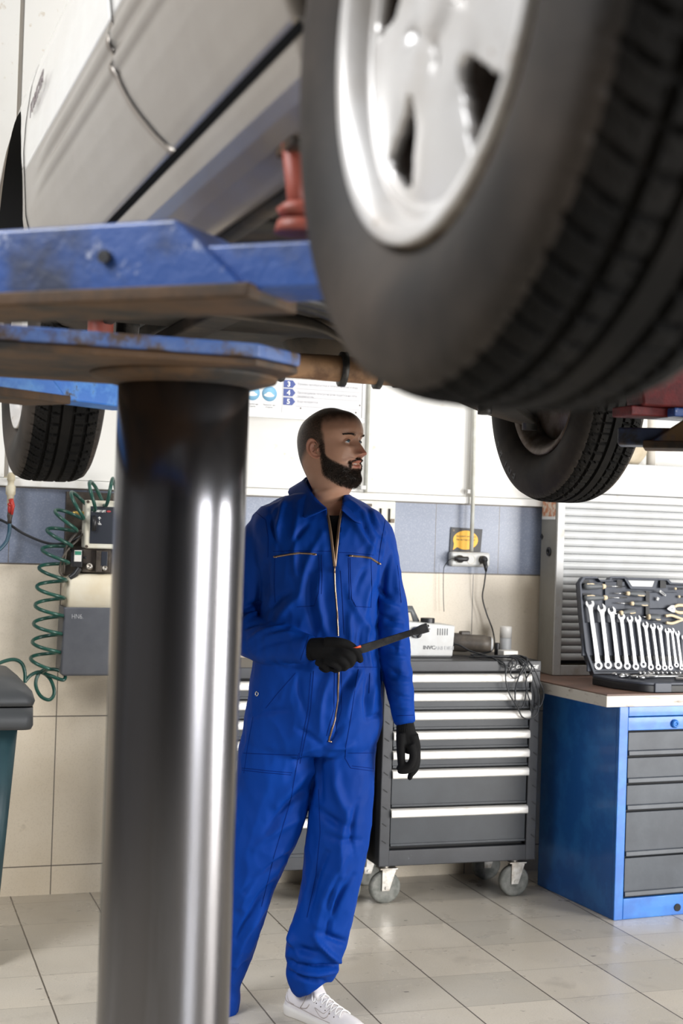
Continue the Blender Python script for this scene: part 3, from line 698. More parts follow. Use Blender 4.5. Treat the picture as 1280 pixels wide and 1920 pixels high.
# tangle of black cable hanging over the trolley's front edge
def cable(name, pts, r, label, n=8, m='cable_black', cat='cable', group=None, k=8):
    o = MB().tube(spline(pts, n), r, k).build(name, m, None); return tag(o, label, cat, group)
YF = 5.322
cable('power_cable', [(2.36, 5.52, 1.032), (2.38, 5.50, 1.03), (2.41, 5.46, 1.01), (2.44, 5.42, 1.0), (2.47, 5.36, .99), (2.50, YF, .965), (2.535, 5.318, .952), (2.56, 5.316, .97), (2.55, 5.33, .992), (2.50, 5.40, .990), (2.44, 5.45, .988), (2.43, 5.48, .993),
                      (2.50, 5.44, .990), (2.56, 5.38, .990), (2.585, 5.326, .97), (2.605, 5.316, .90), (2.60, 5.312, .83), (2.585, 5.312, .79), (2.56, 5.312, .80), (2.555, 5.314, .86), (2.575, 5.316, .93), (2.60, YF, .975), (2.58, 5.36, .991), (2.52, 5.42, .99)], .0036,
      'black power cable of the white machine looping over the trolley top and drawers')
cable('looped_cable', [(2.40, 5.44, .986), (2.46, 5.39, .99), (2.505, YF, .97), (2.51, 5.312, .90), (2.53, 5.309, .84), (2.56, 5.308, .80), (2.585, 5.307, .755), (2.62, 5.307, .745), (2.655, 5.306, .77), (2.66, 5.308, .84), (2.64, 5.309, .90), (2.615, 5.312, .95), (2.58, YF, .985), (2.55, 5.34, .994), (2.54, 5.318, .965), (2.53, 5.314, .93), (2.55, 5.312, .91), (2.58, 5.312, .93), (2.60, 5.314, .965), (2.61, 5.34, .995), (2.56, 5.41, .986)], .0032,
      'thin black cable hanging lowest in loops from the right of the trolley')
cable('coiled_cable', [(2.45, 5.50, .986), (2.42, 5.42, .988), (2.45, 5.36, .995), (2.52, 5.34, .998), (2.60, 5.36, .994), (2.63, 5.312, .96), (2.66, 5.309, .90), (2.682, 5.309, .85), (2.67, 5.308, .80), (2.64, 5.308, .785), (2.615, 5.31, .83), (2.60, 5.311, .90), (2.625, 5.313, .955), (2.60, 5.35, .998), (2.54, 5.42, .993), (2.49, 5.48, .988), (2.52, 5.52, .987)], .0030,
      'dark cable coil hanging past the corner post of the trolley')

# ------------------------------------------------------------------ workbench (turned a few degrees)
mat('bench_blue', (.018, .14, .50), .38, col2=(.03, .20, .60), scale=8, lo=.45, hi=.6, col3=(.10, .13, .22), scale3=28, lo3=.70, hi3=.76, bump=.35, bscale=26, coat=.2)
mat('bench_drawer', (.048, .056, .070), .48, col2=(.075, .087, .105), scale=5, lo=.4, hi=.65, col3=(.06, .07, .085), scale3=11, lo3=.63, hi3=.74, bump=.15, bscale=70)
mat('bench_top', (.20, .115, .085), .42, col2=(.12, .075, .06), scale=6, lo=.4, hi=.65, col3=(.42, .36, .30), scale3=50, lo3=.72, hi3=.78)
mat('bench_edge', (.60, .57, .52), .55, col2=(.26, .20, .15), scale=22, lo=.56, hi=.68, stretch=(.5, .5, 1.6))
bench = empty('workbench', (2.834, 4.95, 0), 'blue metal workbench cabinet with grey drawers and a worn brown top', 'workbench', math.radians(4.4))
ZT = .838; W_ = .62; D_ = .58
b = MB()
b.bbox((0, .0205, .0), (.012, D_, ZT)); b.bbox((0, 0, 0), (.042, .02, ZT)); b.bbox((W_-.04, 0, 0), (W_, .02, ZT)); b.bbox((W_-.012, 0, 0), (W_, D_, ZT)); b.bbox((0, D_-.01, 0), (W_, D_, ZT))
b.bbox((.0425, .0008, .0), (W_-.0405, .02, .082)); b.bbox((.0425, .0008, .798), (W_-.0405, .02, ZT)); b.bbox((.0425, .003, .742), (W_-.0405, .02, .795)); b.bbox((.01, .03, .08), (W_-.01, .04, .75))
b.build('cabinet', 'bench_blue', bench, bevel=.003)
MB().bbox((.03, .025, .08), (W_-.03, .029, .745)).build('drawer_recess', 'slot_black', bench)
for a, c in ((.735, .642), (.634, .534), (.526, .428), (.420, .246), (.240, .088)):
    d = MB(); d.bbox((.046, .002, c+.022), (W_-.046, .024, a)); d.rings([[(x, .006, c+.024), (x, -.004, c+.020), (x, -.006, c+.004), (x, .008, c+.001)] for x in (.046, W_-.046)], True, smooth=False)
    d.build('drawer', 'bench_drawer', bench, bevel=.0015)
lk = MB().lathe((.262, .0025, .765), (0, -1, 0), [(.017, 0), (.017, .006), (.012, .012), (.008, .013), (.008, .010), (.0, .010)], 28).build('lock', 'bench_blue', bench)
tp = MB(); tp.prism([(-.075, -.02), (W_+.06, -.02), (W_+.06, D_+.165), (-.083, D_+.215)], .006, lambda x, y, t: V((x, y, .884+t))); tp.build('worktop', 'bench_top', bench, bevel=.002)
tp = MB(); tp.prism([(-.077, -.022), (W_+.062, -.022), (W_+.062, D_+.166), (-.085, D_+.216)], .044, lambda x, y, t: V((x, y, .8395+t))); tp.build('worktop_edge', 'bench_edge', bench, bevel=.002)
MB().cyl((.30, -.003, .03), (.30, .01, .03), .015).build('levelling_hole', 'slot_black', bench)

# ------------------------------------------------------------------ roller shutter cabinet standing on the bench against the wall
mat('shutter_white', (.62, .635, .645), .38, col2=(.56, .57, .57), scale=6, col3=(.45, .45, .46), scale3=24, lo3=.70, hi3=.78)
mat('cabinet_grey', (.30, .29, .26), .55, col2=(.24, .23, .20), scale=4, lo=.4, hi=.6, col3=(.05, .05, .05), scale3=16, lo3=.69, hi3=.73)
mat('frame_white', (.56, .56, .555), .4, col2=(.45, .42, .38), scale=14, lo=.52, hi=.7)
mat('sticker_orange', (.62, .25, .12), .5, col2=(.75, .62, .50), scale=40, lo=.45, hi=.55)
sh = empty('shutter_cabinet', (2.868, 5.60, .892), 'white roller shutter cabinet with grey side standing on the workbench', 'cabinet')
def S(mb, nm, m, par=sh, **k): mb.v = [tuple(V(p)-V((2.868, 5.60, .892))) for p in mb.v]; return mb.build(nm, m, par, **k)
S(MB().bbox((2.866, 5.602, .892), (2.876, 5.745, 1.70)).bbox((3.93, 5.602, .892), (3.94, 5.745, 1.70)).bbox((2.87, 5.60, 1.66), (3.94, 5.745, 1.70)), 'side_panel', 'cabinet_grey', bevel=.002)
S(MB().bbox((2.868, 5.592, .892), (2.903, 5.604, 1.70)).bbox((2.9035, 5.593, .892), (3.94, 5.606, .935)), 'front_frame', 'frame_white', bevel=.002)
slats = MB(); z = .955
while z < 1.66:
    slats.rings([[(x, 5.620, z), (x, 5.6135, z+.003), (x, 5.612, z+.016), (x, 5.6135, z+.029), (x, 5.620, z+.0315)] for x in (2.903, 3.93)], False, smooth=True, closed=False); z += .0335
S(slats, 'shutter', 'shutter_white')
S(MB().bbox((2.90, 5.622, .94), (3.93, 5.626, 1.66)), 'shutter_backing', 'slot_black')
S(MB().bbox((2.862, 5.545, 1.690), (3.96, 5.745, 1.828)), 'shutter_housing', 'shutter_white', bevel=.006)
S(MB().bbox((2.862, 5.56, 1.655), (3.96, 5.61, 1.688)), 'guide_rail', 'frame_white', bevel=.003)
S(MB().lathe((2.8655, 5.66, 1.430), (-1, 0, 0), [(.020, 0), (.020, .006), (.013, .008), (.009, .004), (.009, 0)], 28), 'rubber_ring', 'plastic_black')
S(MB().box((2.8645, 5.735, 1.495), (.003, .020, .018), Matrix.Rotation(.7, 3, 'X')), 'tape_patch', 'plastic_black')
S(MB().bbox((2.8635, 5.612, 1.585), (2.8658, 5.735, 1.66)), 'sticker', 'sticker_orange')
S(MB().bbox((2.8632, 5.612, 1.572), (2.8655, 5.737, 1.585)), 'sticker_strip', 'letter_white')
# soft bag and tube on top of the housing
mat('bag_cream', (.66, .58, .45), .6, col2=(.50, .42, .30), scale=9, lo=.4, hi=.65, bump=.6, bscale=18)
sk = MB().ball((3.235, 5.645, 1.885), (.085, .075, .066), 28); 
for i, p in enumerate(sk.v):
    q = V(p); nz = noise.noise(q*11)*.020+noise.noise(q*28)*.006; d_ = (q-V((3.235, 5.645, 1.885))).normalized(); q += d_*nz; q.z = max(q.z, 1.829); sk.v[i] = tuple(q)
bg_ = sk.build('cloth_bag', 'bag_cream', None, smooth=True); tag(bg_, 'crumpled cream bag lying on top of the shutter cabinet', 'bag')
rl = MB().cyl((3.36, 5.66, 1.829), (3.36, 5.66, 2.15), .022).cyl((3.405, 5.68, 1.829), (3.405, 5.68, 2.15), .016)
mat('pipe_cream', (.62, .58, .52), .5)
tag(MB().cyl((3.36, 5.66, 1.829), (3.36, 5.66, 2.15), .020).build('paper_roll', 'pipe_cream'), 'upright cream roll on the shutter cabinet right of the bag', 'roll')
# dark items on the bench beyond the case
# ------------------------------------------------------------------ wall things
mat('board_white', (.80, .80, .79), .35)
mat('board_grey', (.62, .62, .63), .4)
mat('arrow_blue', (.045, .075, .28), .4)
mat('sky_blue', (.24, .50, .72), .4)
mat('print_grey', (.36, .36, .38), .5)
bd = empty('information_board', (1.70, 5.70, 1.95), 'white printed notice board with numbered blue arrows above the mechanic', 'sign')
def B(mb, nm, m, **k): mb.v = [tuple(V(p)-bd.location) for p in mb.v]; return mb.build(nm, m, bd, **k)
YB_ = 5.735
B(MB().bbox((1.10, YB_, 1.956), (2.008, YB_+.02, 2.62)), 'panel', 'board_white', bevel=.002)
B(MB().bbox((1.10, YB_-.006, 1.955), (2.010, YB_, 1.975)).bbox((1.995, YB_-.006, 1.9755), (2.010, YB_, 2.62)), 'frame', 'board_white', bevel=.002)
B(MB().bbox((1.640, YB_-.002, 1.979), (1.992, YB_, 2.60)), 'printed_field', 'board_grey')
for i, zc in enumerate((2.029, 2.066, 2.102, 2.139, 2.176)):
    B(MB().prism([(1.645, zc-.0155), (1.684, zc-.0155), (1.697, zc), (1.684, zc+.0155), (1.645, zc+.0155)], .0015, lambda x, z, t: V((x, YB_-.0035+t, z))), 'number_arrow', 'arrow_blue')
    text('number', '54321'[i], .029, frameM((1.667-1.70, YB_-.0042-5.70, zc-.0105-1.95), (1, 0, 0), (0, 0, 1)), 'letter_white', bd, align='CENTER', bold=.0008)
for zc, ls in ((2.029, ['Вода испаряется.']), (2.066, ['Производимая электроэнергия подаётся на элек-', 'тродвигатель.']), (2.102, ['Топливо преобразуется в электроэнергию и воду.']), (2.139, ['Водород поступает в топливный элемент.'])):
    for k, s_ in enumerate(ls):
        text('printed_line', s_, .0125, frameM((1.706-1.70, YB_-.0024-5.70, zc-.002-.015*k-1.95), (1, 0, 0), (0, 0, 1)), 'print_grey', bd, ext=.0002, xs=.88)
rule = MB()
for zc in (2.010, 2.048, 2.084): rule.bbox((1.70, YB_-.0026, zc), (1.985, YB_-.002, zc+.0012))
B(rule, 'rule_line', 'print_grey')
for xc in (1.585, 1.511):
    B(MB().lathe((xc, YB_-.0005, 2.056), (0, -1, 0), [(.0320, 0), (.0320, .001), (.0, .001)], 40), 'round_picture', 'sky_blue')
    B(MB().ball((xc-.002, YB_-.002, 2.049), (.023, .0015, .0075), 16).ball((xc-.002, YB_-.002, 2.056), (.013, .0015, .0065), 12), 'car_pictogram', 'letter_white')
    text('caption', 'Нажатие на\nпедаль', .0095, frameM((xc-1.70, YB_-.0012-5.70, 2.006-1.95), (1, 0, 0), (0, 0, 1)), 'print_grey', bd, ext=.0002, align='CENTER')
B(MB().cyl((1.722, YB_-.003, 2.003), (1.722, YB_, 2.003), .003).cyl((1.968, YB_-.003, 1.998), (1.968, YB_, 1.998), .0035).cyl((1.985, YB_-.003, 2.03), (1.985, YB_, 2.03), .003), 'screw', 'nut_dark')
# conduits
mat('conduit', (.56, .57, .53), .4, col2=(.45, .44, .38), scale=10)
c1 = empty('cable_conduit', (2.518, 5.72, 1.42), 'vertical grey cable conduit ending at the triple socket', 'conduit')
MB().tube([(0, 0, 0), (0, 0, .255), (-.001, .002, .30), (-.012, .012, 1.4), (-.014, .012, 2.7)], .0088, 14).build('pipe', 'conduit', c1)
MB().box((-.018, .012, .262), (.016, .02, .018)).build('pipe_clip', 'frame_white', c1, bevel=.002)
c2 = empty('cable_conduit', (2.020, 5.725, 1.66), 'vertical grey cable conduit behind the mechanic beside the notice board', 'conduit')
MB().tube([(0, 0, -.002), (0, 0, 2.45)], .0088, 14).build('pipe', 'conduit', c2)
MB().box((-.012, .0, .02), (.024, .02, .018)).build('pipe_clip', 'frame_white', c2, bevel=.002)
# switch plate with two fuses
mat('plate_cream', (.70, .69, .62), .45, col2=(.62, .58, .48), scale=12, lo=.5, hi=.72)
mat('fuse_yellow', (.60, .42, .04), .4); mat('fuse_brown', (.16, .12, .08), .5)
sp_ = empty('switch_box', (2.10, 5.735, 1.55), 'cream electrical plate with two open fuses beside the mechanic\'s shoulder', 'switch')
MB().bbox((-.16, -.005, -.072), (.062, .04, .076)).build('plate', 'plate_cream', sp_, bevel=.004)
for k, xx in enumerate((-.006, .034)):
    f = MB().bbox((xx, -.018, -.004), (xx+.021, -.004, .044)).build('fuse_cover', 'plate_cream', sp_, bevel=.002)
    MB().bbox((xx+.001, -.020, -.016), (xx+.020, -.004, .001)).build('fuse', 'fuse_yellow' if k == 0 else 'fuse_brown', sp_, bevel=.002)
    MB().bbox((xx-.004, -.012, -.016), (xx-.001, -.004, .044)).build('fuse_slot', 'slot_black', sp_)
MB().bbox((-.075, -.012, .05), (-.048, -.004, .062)).build('terminal', 'nut_dark', sp_, bevel=.001)
# black and yellow note
mat('note_black', (.030, .030, .034), .5); mat('note_yellow', (.90, .48, .03), .5)
nt_ = empty('wall_notice', (2.513, 5.772, 1.47), 'black card with yellow speech bubble behind the conduit on the blue tiles', 'sign')
MB().prism([(-.077, -.054), (.071, -.052), (.077, .049), (-.073, .054)], .0015, lambda x, z, t: V((x, -.0035+t, z))).build('card', 'note_black', nt_)
el = [(.0595*math.cos(a)-.003, .042*math.sin(a)-.001) for a in [2*math.pi*i/48 for i in range(48)]]
el = el[:28]+[(-.062, -.046), (-.042, -.033)]+el[31:]
MB().prism(el, .0008, lambda x, z, t: V((x, -.0045+t, z))).build('speech_bubble', 'note_yellow', nt_)
for k, s_ in enumerate(('Вызовите мастера', 'Мы всегда рядом')): text('note_lettering', s_, .0105, frameM((-.048, -.0050, .012-.015*k), (1, 0, 0), (0, 0, 1)), 'note_black', nt_, ext=.0001)
MB().cyl((-.061, -.0048, .040), (-.061, -.0035, .040), .005).build('note_emblem', 'fuse_brown', nt_)
# triple socket
sk_ = empty('wall_socket', (2.524, 5.765, 1.385), 'white triple wall socket with two black plugs', 'socket')
MB().bbox((-.094, -.030, -.032), (.094, .008, .032)).build('housing', 'device_white', sk_, bevel=.012, seg=4)
for xx in (-.055, 0, .055):
    s_ = MB().lathe((xx, -.0302, 0), (0, -1, 0), [(.021, -.001), (.021, .001), (.019, .0015), (.018, -.004), (.0, -.006)], 28).build('outlet', 'plate_cream', sk_)
    MB().cyl((xx-.008, -.0262, 0), (xx-.008, -.0242, 0), .003).cyl((xx+.008, -.0262, 0), (xx+.008, -.0242, 0), .003).build('outlet_hole', 'slot_black', s_)
pa = MB().tube(spline([(2.500, 5.715, 1.387), (2.47, 5.71, 1.387), (2.448, 5.712, 1.387), (2.437, 5.715, 1.387)], 4), [.008]+[.011]*8+[.008]*4, 12, ry=.011).lathe((2.470, 5.735, 1.386), (0, -1, 0), [(.017, 0), (.016, .016), (.010, .018)], 20).build('power_plug', 'plastic_black')
tag(pa, 'black flat plug lying sideways in the left outlet of the wall socket', 'plug')
pb = MB().lathe((2.579, 5.735, 1.385), (0, -1, 0), [(.018, 0), (.017, .02), (.012, .03), (.0, .032)], 20).tube([(2.579, 5.712, 1.380), (2.580, 5.70, 1.355), (2.582, 5.70, 1.335)], [.012, .009, .005], 12).build('power_plug', 'plastic_black')
tag(pb, 'black round plug in the right outlet of the wall socket', 'plug')
cable('charger_cable', [(2.438, 5.715, 1.387), (2.418, 5.72, 1.383), (2.402, 5.73, 1.36), (2.398, 5.74, 1.33), (2.401, 5.74, 1.22), (2.406, 5.74, 1.155)], .0016, 'thin loose cable hanging down the wall from the left plug')
cable('supply_cable', [(2.582, 5.70, 1.34), (2.580, 5.71, 1.28), (2.578, 5.72, 1.22), (2.60, 5.72, 1.15), (2.622, 5.70, 1.08), (2.615, 5.66, 1.02), (2.57, 5.60, .995), (2.50, 5.56, .988), (2.47, 5.5, .987)], .0032, 'black cable curving from the right plug down to the trolley top')
# ------------------------------------------------------------------ left side: air tap, spiral hose, hydraulic unit, bin
mat('hose_green', (.010, .058, .045), .30, col2=(.016, .085, .062), scale=12)
mat('hose_blue', (.02, .07, .11), .35)
mat('brass', (.62, .42, .12), .3, .9)
mat('tap_red', (.42, .03, .02), .4)
mat('fitting_cream', (.55, .50, .38), .5, col2=(.40, .34, .22), scale=20)
mat('metal_dark', (.055, .045, .038), .5, .5, col2=(.12, .10, .08), scale=16, lo=.45, hi=.65)
mat('tank_white', (.78, .72, .58), .45, col2=(.70, .60, .42), scale=5, lo=.45, hi=.7)
mat('tank_grey', (.085, .09, .105), .42, col2=(.11, .115, .13), scale=6)
mat('box_cream', (.72, .71, .62), .45, col2=(.66, .62, .50), scale=8)
mat('panel_black', (.022, .026, .036), .35)
mat('label_green', (.03, .22, .14), .5)
mat('mark_red', (.45, .05, .06), .5)
ap = empty('air_tap', (.538, 5.70, 1.55), 'cream compressed air tap with red lever on the left of the wall', 'tap')
MB().lathe((0, 0, .13), (0, 0, -1), [(.010, 0), (.016, .01), (.016, .03), (.012, .034), (.013, .05), (.019, .055), (.019, .085), (.014, .09), (.012, .13), (.009, .14)], 20).build('tap_body', 'fitting_cream', ap)
MB().cyl((0, .075, .10), (0, 0, .10), .008).bbox((-.022, .06, .085), (.022, .076, .115)).build('wall_mount', 'fitting_cream', ap)
MB().tube([(.0, -.016, .025), (.008, -.022, .0), (.006, -.02, -.035)], [.010, .008, .005], 12).cyl((-.010, -.018, .008), (.014, -.018, -.008), .006).ball((0, -.012, -.012), (.011, .010, .020), 12).build('tap_lever', 'tap_red', ap)
MB().lathe((0, 0, -.02), (0, 0, -1), [(.009, 0), (.011, .02), (.008, .035), (.009, .05)], 16).build('hose_connector', 'metal_dark', ap)
cable('air_hose', [(.538, 5.70, 1.485), (.537, 5.70, 1.44), (.522, 5.69, 1.40), (.48, 5.68, 1.365), (.40, 5.68, 1.35), (.2, 5.7, 1.36), (-.1, 5.72, 1.5)], .0075, 'dark blue air hose curving away left from the red lever tap', m='hose_blue', cat='hose')
cable('hydraulic_line', [(-1.3, 5.74, 2.1), (-.5, 5.74, 1.80), (.0, 5.74, 1.63), (.30, 5.74, 1.54), (.50, 5.735, 1.495), (.60, 5.73, 1.44), (.70, 5.72, 1.405), (.775, 5.71, 1.415), (.84, 5.70, 1.455)], .0055, 'thin black line sagging across the blue tiles to the hydraulic unit', m='cable_black')
# spiral hose: loops stand off the wall, path follows the box then hangs down
def spiral():
    path = spline([(1.06, 5.585, 1.60), (.995, 5.585, 1.618), (.93, 5.585, 1.617), (.865, 5.585, 1.61), (.81, 5.585, 1.58), (.765, 5.59, 1.54), (.735, 5.595, 1.48), (.715, 5.60, 1.41), (.703, 5.60, 1.33), (.695, 5.60, 1.25), (.690, 5.605, 1.15), (.687, 5.61, 1.05), (.684, 5.615, .975), (.678, 5.62, .93)], 20)
    # cumulative length
    cl = [0]
    for a, b in zip(path, path[1:]): cl.append(cl[-1]+(b-a).length)
    tot = cl[-1]; pts = []; N_ = 1150; loops = 13.3
    for i in range(N_+1):
        s = tot*i/N_; k = max(0, min(len(path)-2, next((j for j in range(len(cl)-1) if cl[j+1] >= s), len(path)-2)))
        f_ = (s-cl[k])/(cl[k+1]-cl[k]); p = path[k].lerp(path[k+1], min(1, f_)); t = (path[k+1]-path[k]).normalized()
        # phase: loops denser in the lower part
        ph = 2*math.pi*loops*(i/N_)
        outw = V((-t.z, 0, t.x)); 
        if outw.z < 0 and abs(t.z) < .9: outw = -outw
        if abs(t.z) >= .5: outw = V((-abs(t.z), 0, t.x*(1 if t.z > 0 else -1))).normalized() if True else outw
        outw = V((t.z, 0, -t.x)) # rotate tangent -> outside of the bend (left/up)
        r = .054
        pts.append(p+outw*(r*math.cos(ph))+V((0, -1, 0))*(r*.95*math.sin(ph))+t*(.004*math.sin(ph)))
    return pts
pts = spiral()
pts += spline([pts[-1], V((0.680, 5.62, .905)), V((0.715, 5.60, .890)), V((0.755, 5.60, .878)), V((0.760, 5.62, .90)), V((0.720, 5.64, .915)), V((0.670, 5.64, .905)), V((0.652, 5.63, .86)), V((0.670, 5.62, .815)), V((0.705, 5.61, .800)), V((0.722, 5.61, .83)),
               V((0.705, 5.62, .88)), V((0.670, 5.63, .905)), V((0.635, 5.63, .895)), V((0.610, 5.62, .87))], 12)[1:]
sph = MB().tube(pts, .0072, 8).build('spiral_air_hose', 'hose_green'); tag(sph, 'dark green spiral air hose hanging in coils beside the hydraulic unit', 'hose')
cable('hose_tail', [(0.610, 5.62, .865), (0.608, 5.62, .905), (0.595, 5.62, .94), (0.565, 5.62, .955), (0.520, 5.62, .945), (0.460, 5.62, .915), (0.380, 5.63, .88)], .0072, 'straight end of the green hose arching over the waste bin lid', m='hose_green', cat='hose')
# hydraulic unit
hu = empty('hydraulic_unit', (.88, 5.74, 1.2), 'wall-mounted hydraulic pump unit with cream control box and oil tank', 'hydraulic unit')
def H_(mb, nm, m, par=hu, **k): mb.v = [tuple(V(p)-V((.88, 5.74, 1.2))) for p in mb.v]; return mb.build(nm, m, par, **k)
H_(MB().bbox((.80, 5.735, 1.28), (1.10, 5.77, 1.615)), 'back_plate', 'metal_dark', bevel=.003)
cb = H_(MB().bbox((.858, 5.60, 1.392), (1.10, 5.69, 1.582)), 'control_box', 'box_cream', bevel=.008, seg=3)
H_(MB().bbox((.877, 5.596, 1.412), (1.08, 5.600, 1.558)), 'control_panel', 'panel_black', cb, bevel=.001)
for z in (1.575, 1.400): H_(MB().cyl((.866, 5.597, z), (.866, 5.602, z), .006, n=12), 'box_screw', 'nut_dark', cb)
text('control_lettering', 'ROTARY LIFT', .0115, frameM((.882-.88, 5.5955-5.74, 1.536-1.2), (1, 0, 0), (0, 0, 1)), 'letter_white', hu, bold=.0005, xs=.78)
H_(MB().ball((.948, 5.595, 1.540), (.009, .001, .004), 12), 'control_emblem', 'mark_red', cb)
H_(MB().tube([(.892, 5.59, 1.520), (.892, 5.582, 1.50), (.892, 5.588, 1.462)], [.008, .013, .010], 14, ry=[.006, .010, .008]), 'lever_knob', 'plastic_black', cb)
text('control_symbol', '↑\n↓', .018, frameM((.905-.88, 5.5955-5.74, 1.505-1.2), (1, 0, 0), (0, 0, 1)), 'letter_white', hu, bold=.0003)
H_(MB().bbox((.908, 5.5945, 1.486), (.921, 5.5955, 1.4895)), 'control_mark', 'faded_grey', cb)
H_(MB().lathe((.858, 5.65, 1.528), (-1, 0, 0), [(.008, 0), (.010, .004), (.010, .014), (.007, .017), (.009, .021), (.009, .040), (.006, .044)], 16), 'cable_gland', 'brass')
H_(MB().bbox((.855, 5.62, 1.298), (.965, 5.73, 1.39)).bbox((.905, 5.60, 1.30), (.93, 5.63, 1.385)).cyl((.885, 5.61, 1.32), (.885, 5.64, 1.32), .014).cyl((.94, 5.61, 1.315), (.94, 5.64, 1.315), .011)
   .cyl((.875, 5.66, 1.385), (.875, 5.66, 1.41), .007).cyl((.895, 5.66, 1.385), (.895, 5.66, 1.41), .007), 'valve_block', 'metal_dark', bevel=.003)
H_(MB().lathe((.8805, 5.612, 1.322), (0, -1, 0), [(.012, 0), (.013, .008), (.007, .010), (.006, .004), (.0, .005)], 16), 'valve_nut', 'zinc')
H_(MB().lathe((.941, 5.612, 1.317), (0, -1, 0), [(.010, 0), (.010, .010), (.0065, .011), (.006, .006), (.0, .006)], 16), 'valve_nut', 'zinc')
H_(MB().bbox((.925, 5.598, 1.325), (.950, 5.606, 1.382)), 'valve_lever', 'panel_black', bevel=.002)
H_(MB().bbox((.815, 5.60, 1.318), (.852, 5.66, 1.388)).tube([(.842, 5.60, 1.315), (.825, 5.60, 1.29), (.805, 5.60, 1.275)], [.012, .012, .010], 12), 'solenoid_valve', 'plastic_black', bevel=.002)
H_(MB().bbox((.820, 5.5985, 1.340), (.848, 5.600, 1.384)), 'solenoid_label', 'can_white')
H_(MB().bbox((.8215, 5.5978, 1.366), (.8465, 5.5985, 1.381)), 'solenoid_stripe', 'label_green')
H_(MB().tube(spline([(.85, 5.65, 1.46), (.82, 5.63, 1.44), (.795, 5.62, 1.40), (.785, 5.62, 1.34), (.785, 5.63, 1.29)], 6), .006, 8).tube(spline([(.86, 5.65, 1.45), (.83, 5.62, 1.42), (.80, 5.61, 1.39), (.775, 5.61, 1.35), (.768, 5.62, 1.30), (.785, 5.625, 1.28)], 6), .004, 8), 'cable_bundle', 'dirty_black')
H_(MB().tube(spline([(.80, 5.66, 1.415), (.815, 5.64, 1.38), (.84, 5.63, 1.36), (.87, 5.62, 1.355)], 6), .005, 8), 'pressure_line', 'cable_black')
tw = MB(); sect = lambda z, g: [(.800-g*0+.0, 0)]
def rr(x0, x1, y0, y1, z, c, n=5):
    out = []
    for cx, cy, a0 in ((x1-c, y1-c, 0), (x0+c, y1-c, 90), (x0+c, y0+c, 180), (x1-c, y0+c, 270)):
        for k in range(n+1): a = math.radians(a0+90*k/n); out.append((cx+c*math.cos(a), cy+c*math.sin(a), z))
    return out
tw.rings([rr(.845, .985, 5.62, 5.72, 1.292, .02), rr(.820, 1.00, 5.60, 5.73, 1.286, .02), rr(.800, 1.02, 5.592, 5.735, 1.270, .02), rr(.795, 1.025, 5.59, 5.735, 1.255, .018), rr(.795, 1.025, 5.59, 5.735, 1.155, .014)], True)
H_(tw, 'tank_cap', 'tank_white')
tg = MB(); tg.rings([rr(.784, 1.03, 5.585, 5.737, 1.162, .012), rr(.784, 1.03, 5.585, 5.737, 1.155, .012), rr(.779, 1.03, 5.585, 5.737, .905, .010), rr(.790, 1.026, 5.59, 5.735, .895, .010)], True)
H_(tg, 'oil_tank', 'tank_grey')
text('tank_lettering', 'HN6.', .026, frameM((.815-.88, 5.5845-5.74, 1.118-1.2), (1, 0, 0), (0, 0, 1)), 'faded_grey', hu, bold=-.0004, xs=.8)
hu.location.x = .840
# waste bin
mat('bin_lid', (.06, .063, .066), .45, bump=.1, bscale=80); mat('bin_teal', (.014, .045, .055), .45, col2=(.022, .062, .074), scale=5)
bx, by = at_d(53, 1300, 4.85)[:2]
bn = empty('waste_bin', (bx-.30, by+.1, 0), 'dark teal waste bin with grey lid at the left edge', 'bin')
zl = at_d(53, 1262, 4.85).z
MB().rings([rr(-.22, .205, -.20, .22, .0, .03), rr(-.26, .262, -.25, .27, zl-.10, .04)], True).build('bin_body', 'bin_teal', bn)
MB().rings([rr(-.285, .296, -.28, .29, zl-.168, .03), rr(-.29, .302, -.285, .295, zl-.155, .03), rr(-.29, .300, -.285, .295, zl-.095, .03)], True).build('bin_rim', 'bin_lid', bn)
MB().rings([rr(-.29, .300, -.285, .295, zl-.090, .03), rr(-.292, .306, -.287, .297, zl-.075, .035), rr(-.285, .297, -.28, .29, zl-.045, .04), rr(-.24, .25, -.24, .25, zl-.005, .08), rr(-.15, .18, -.15, .16, zl+.0, .08)], True).build('lid', 'bin_lid', bn)
# ------------------------------------------------------------------ tool case on the bench with its tools
mat('case_grey', (.042, .049, .068), .5, col2=(.058, .067, .09), scale=9, bump=.12, bscale=140)
mat('case_black', (.014, .014, .016), .5)
mat('tool_steel', (.50, .51, .515), .24, .95, col2=(.40, .40, .41), scale=30)
mat('steel_blue_dark', (.22, .24, .26), .35, .8)
mat('grip_grey', (.10, .11, .12), .5)
mat('grip_cream', (.75, .62, .42), .5)
HZ = .938; HY = 5.25; TILT = math.atan2(.085, .39)
case = empty('tool_case', (2.87, HY, .890), 'open dark grey tool case leaning upright on the workbench full of chrome tools', 'tool case')
ux = V((1, 0, 0)); uz_ = V((0, math.sin(TILT), math.cos(TILT))); un = ux.cross(uz_)  # un points towards -y (camera)
O_ = V((2.872, HY, HZ))
def LP(px, py, off=0):
    """point of the lid's inner plane seen at this place, pushed off the plane by off"""
    r = ray(px, py); t = (O_-CP).dot(un)/r.dot(un); return CP+r*t+un*off
def LC(p): return V(p)-case.location
def lid2(px, py):
    p = LP(px, py)-O_; return p.dot(ux), p.dot(uz_)
outl = [(1113, 1264), (1098, 1222), (1090, 1150), (1086, 1092), (1093, 1081), (1118, 1081), (1122, 1087), (1141, 1087), (1144, 1081), (1170, 1081), (1176, 1083), (1252, 1085), (1258, 1092), (1279, 1093)]
pl = [lid2(*p) for p in outl]; top = pl[-1][1]
mx = 2*.33
outl2 = pl+[(.70, top), (.72, top-.02), (.705, .03), (.66, .0)]
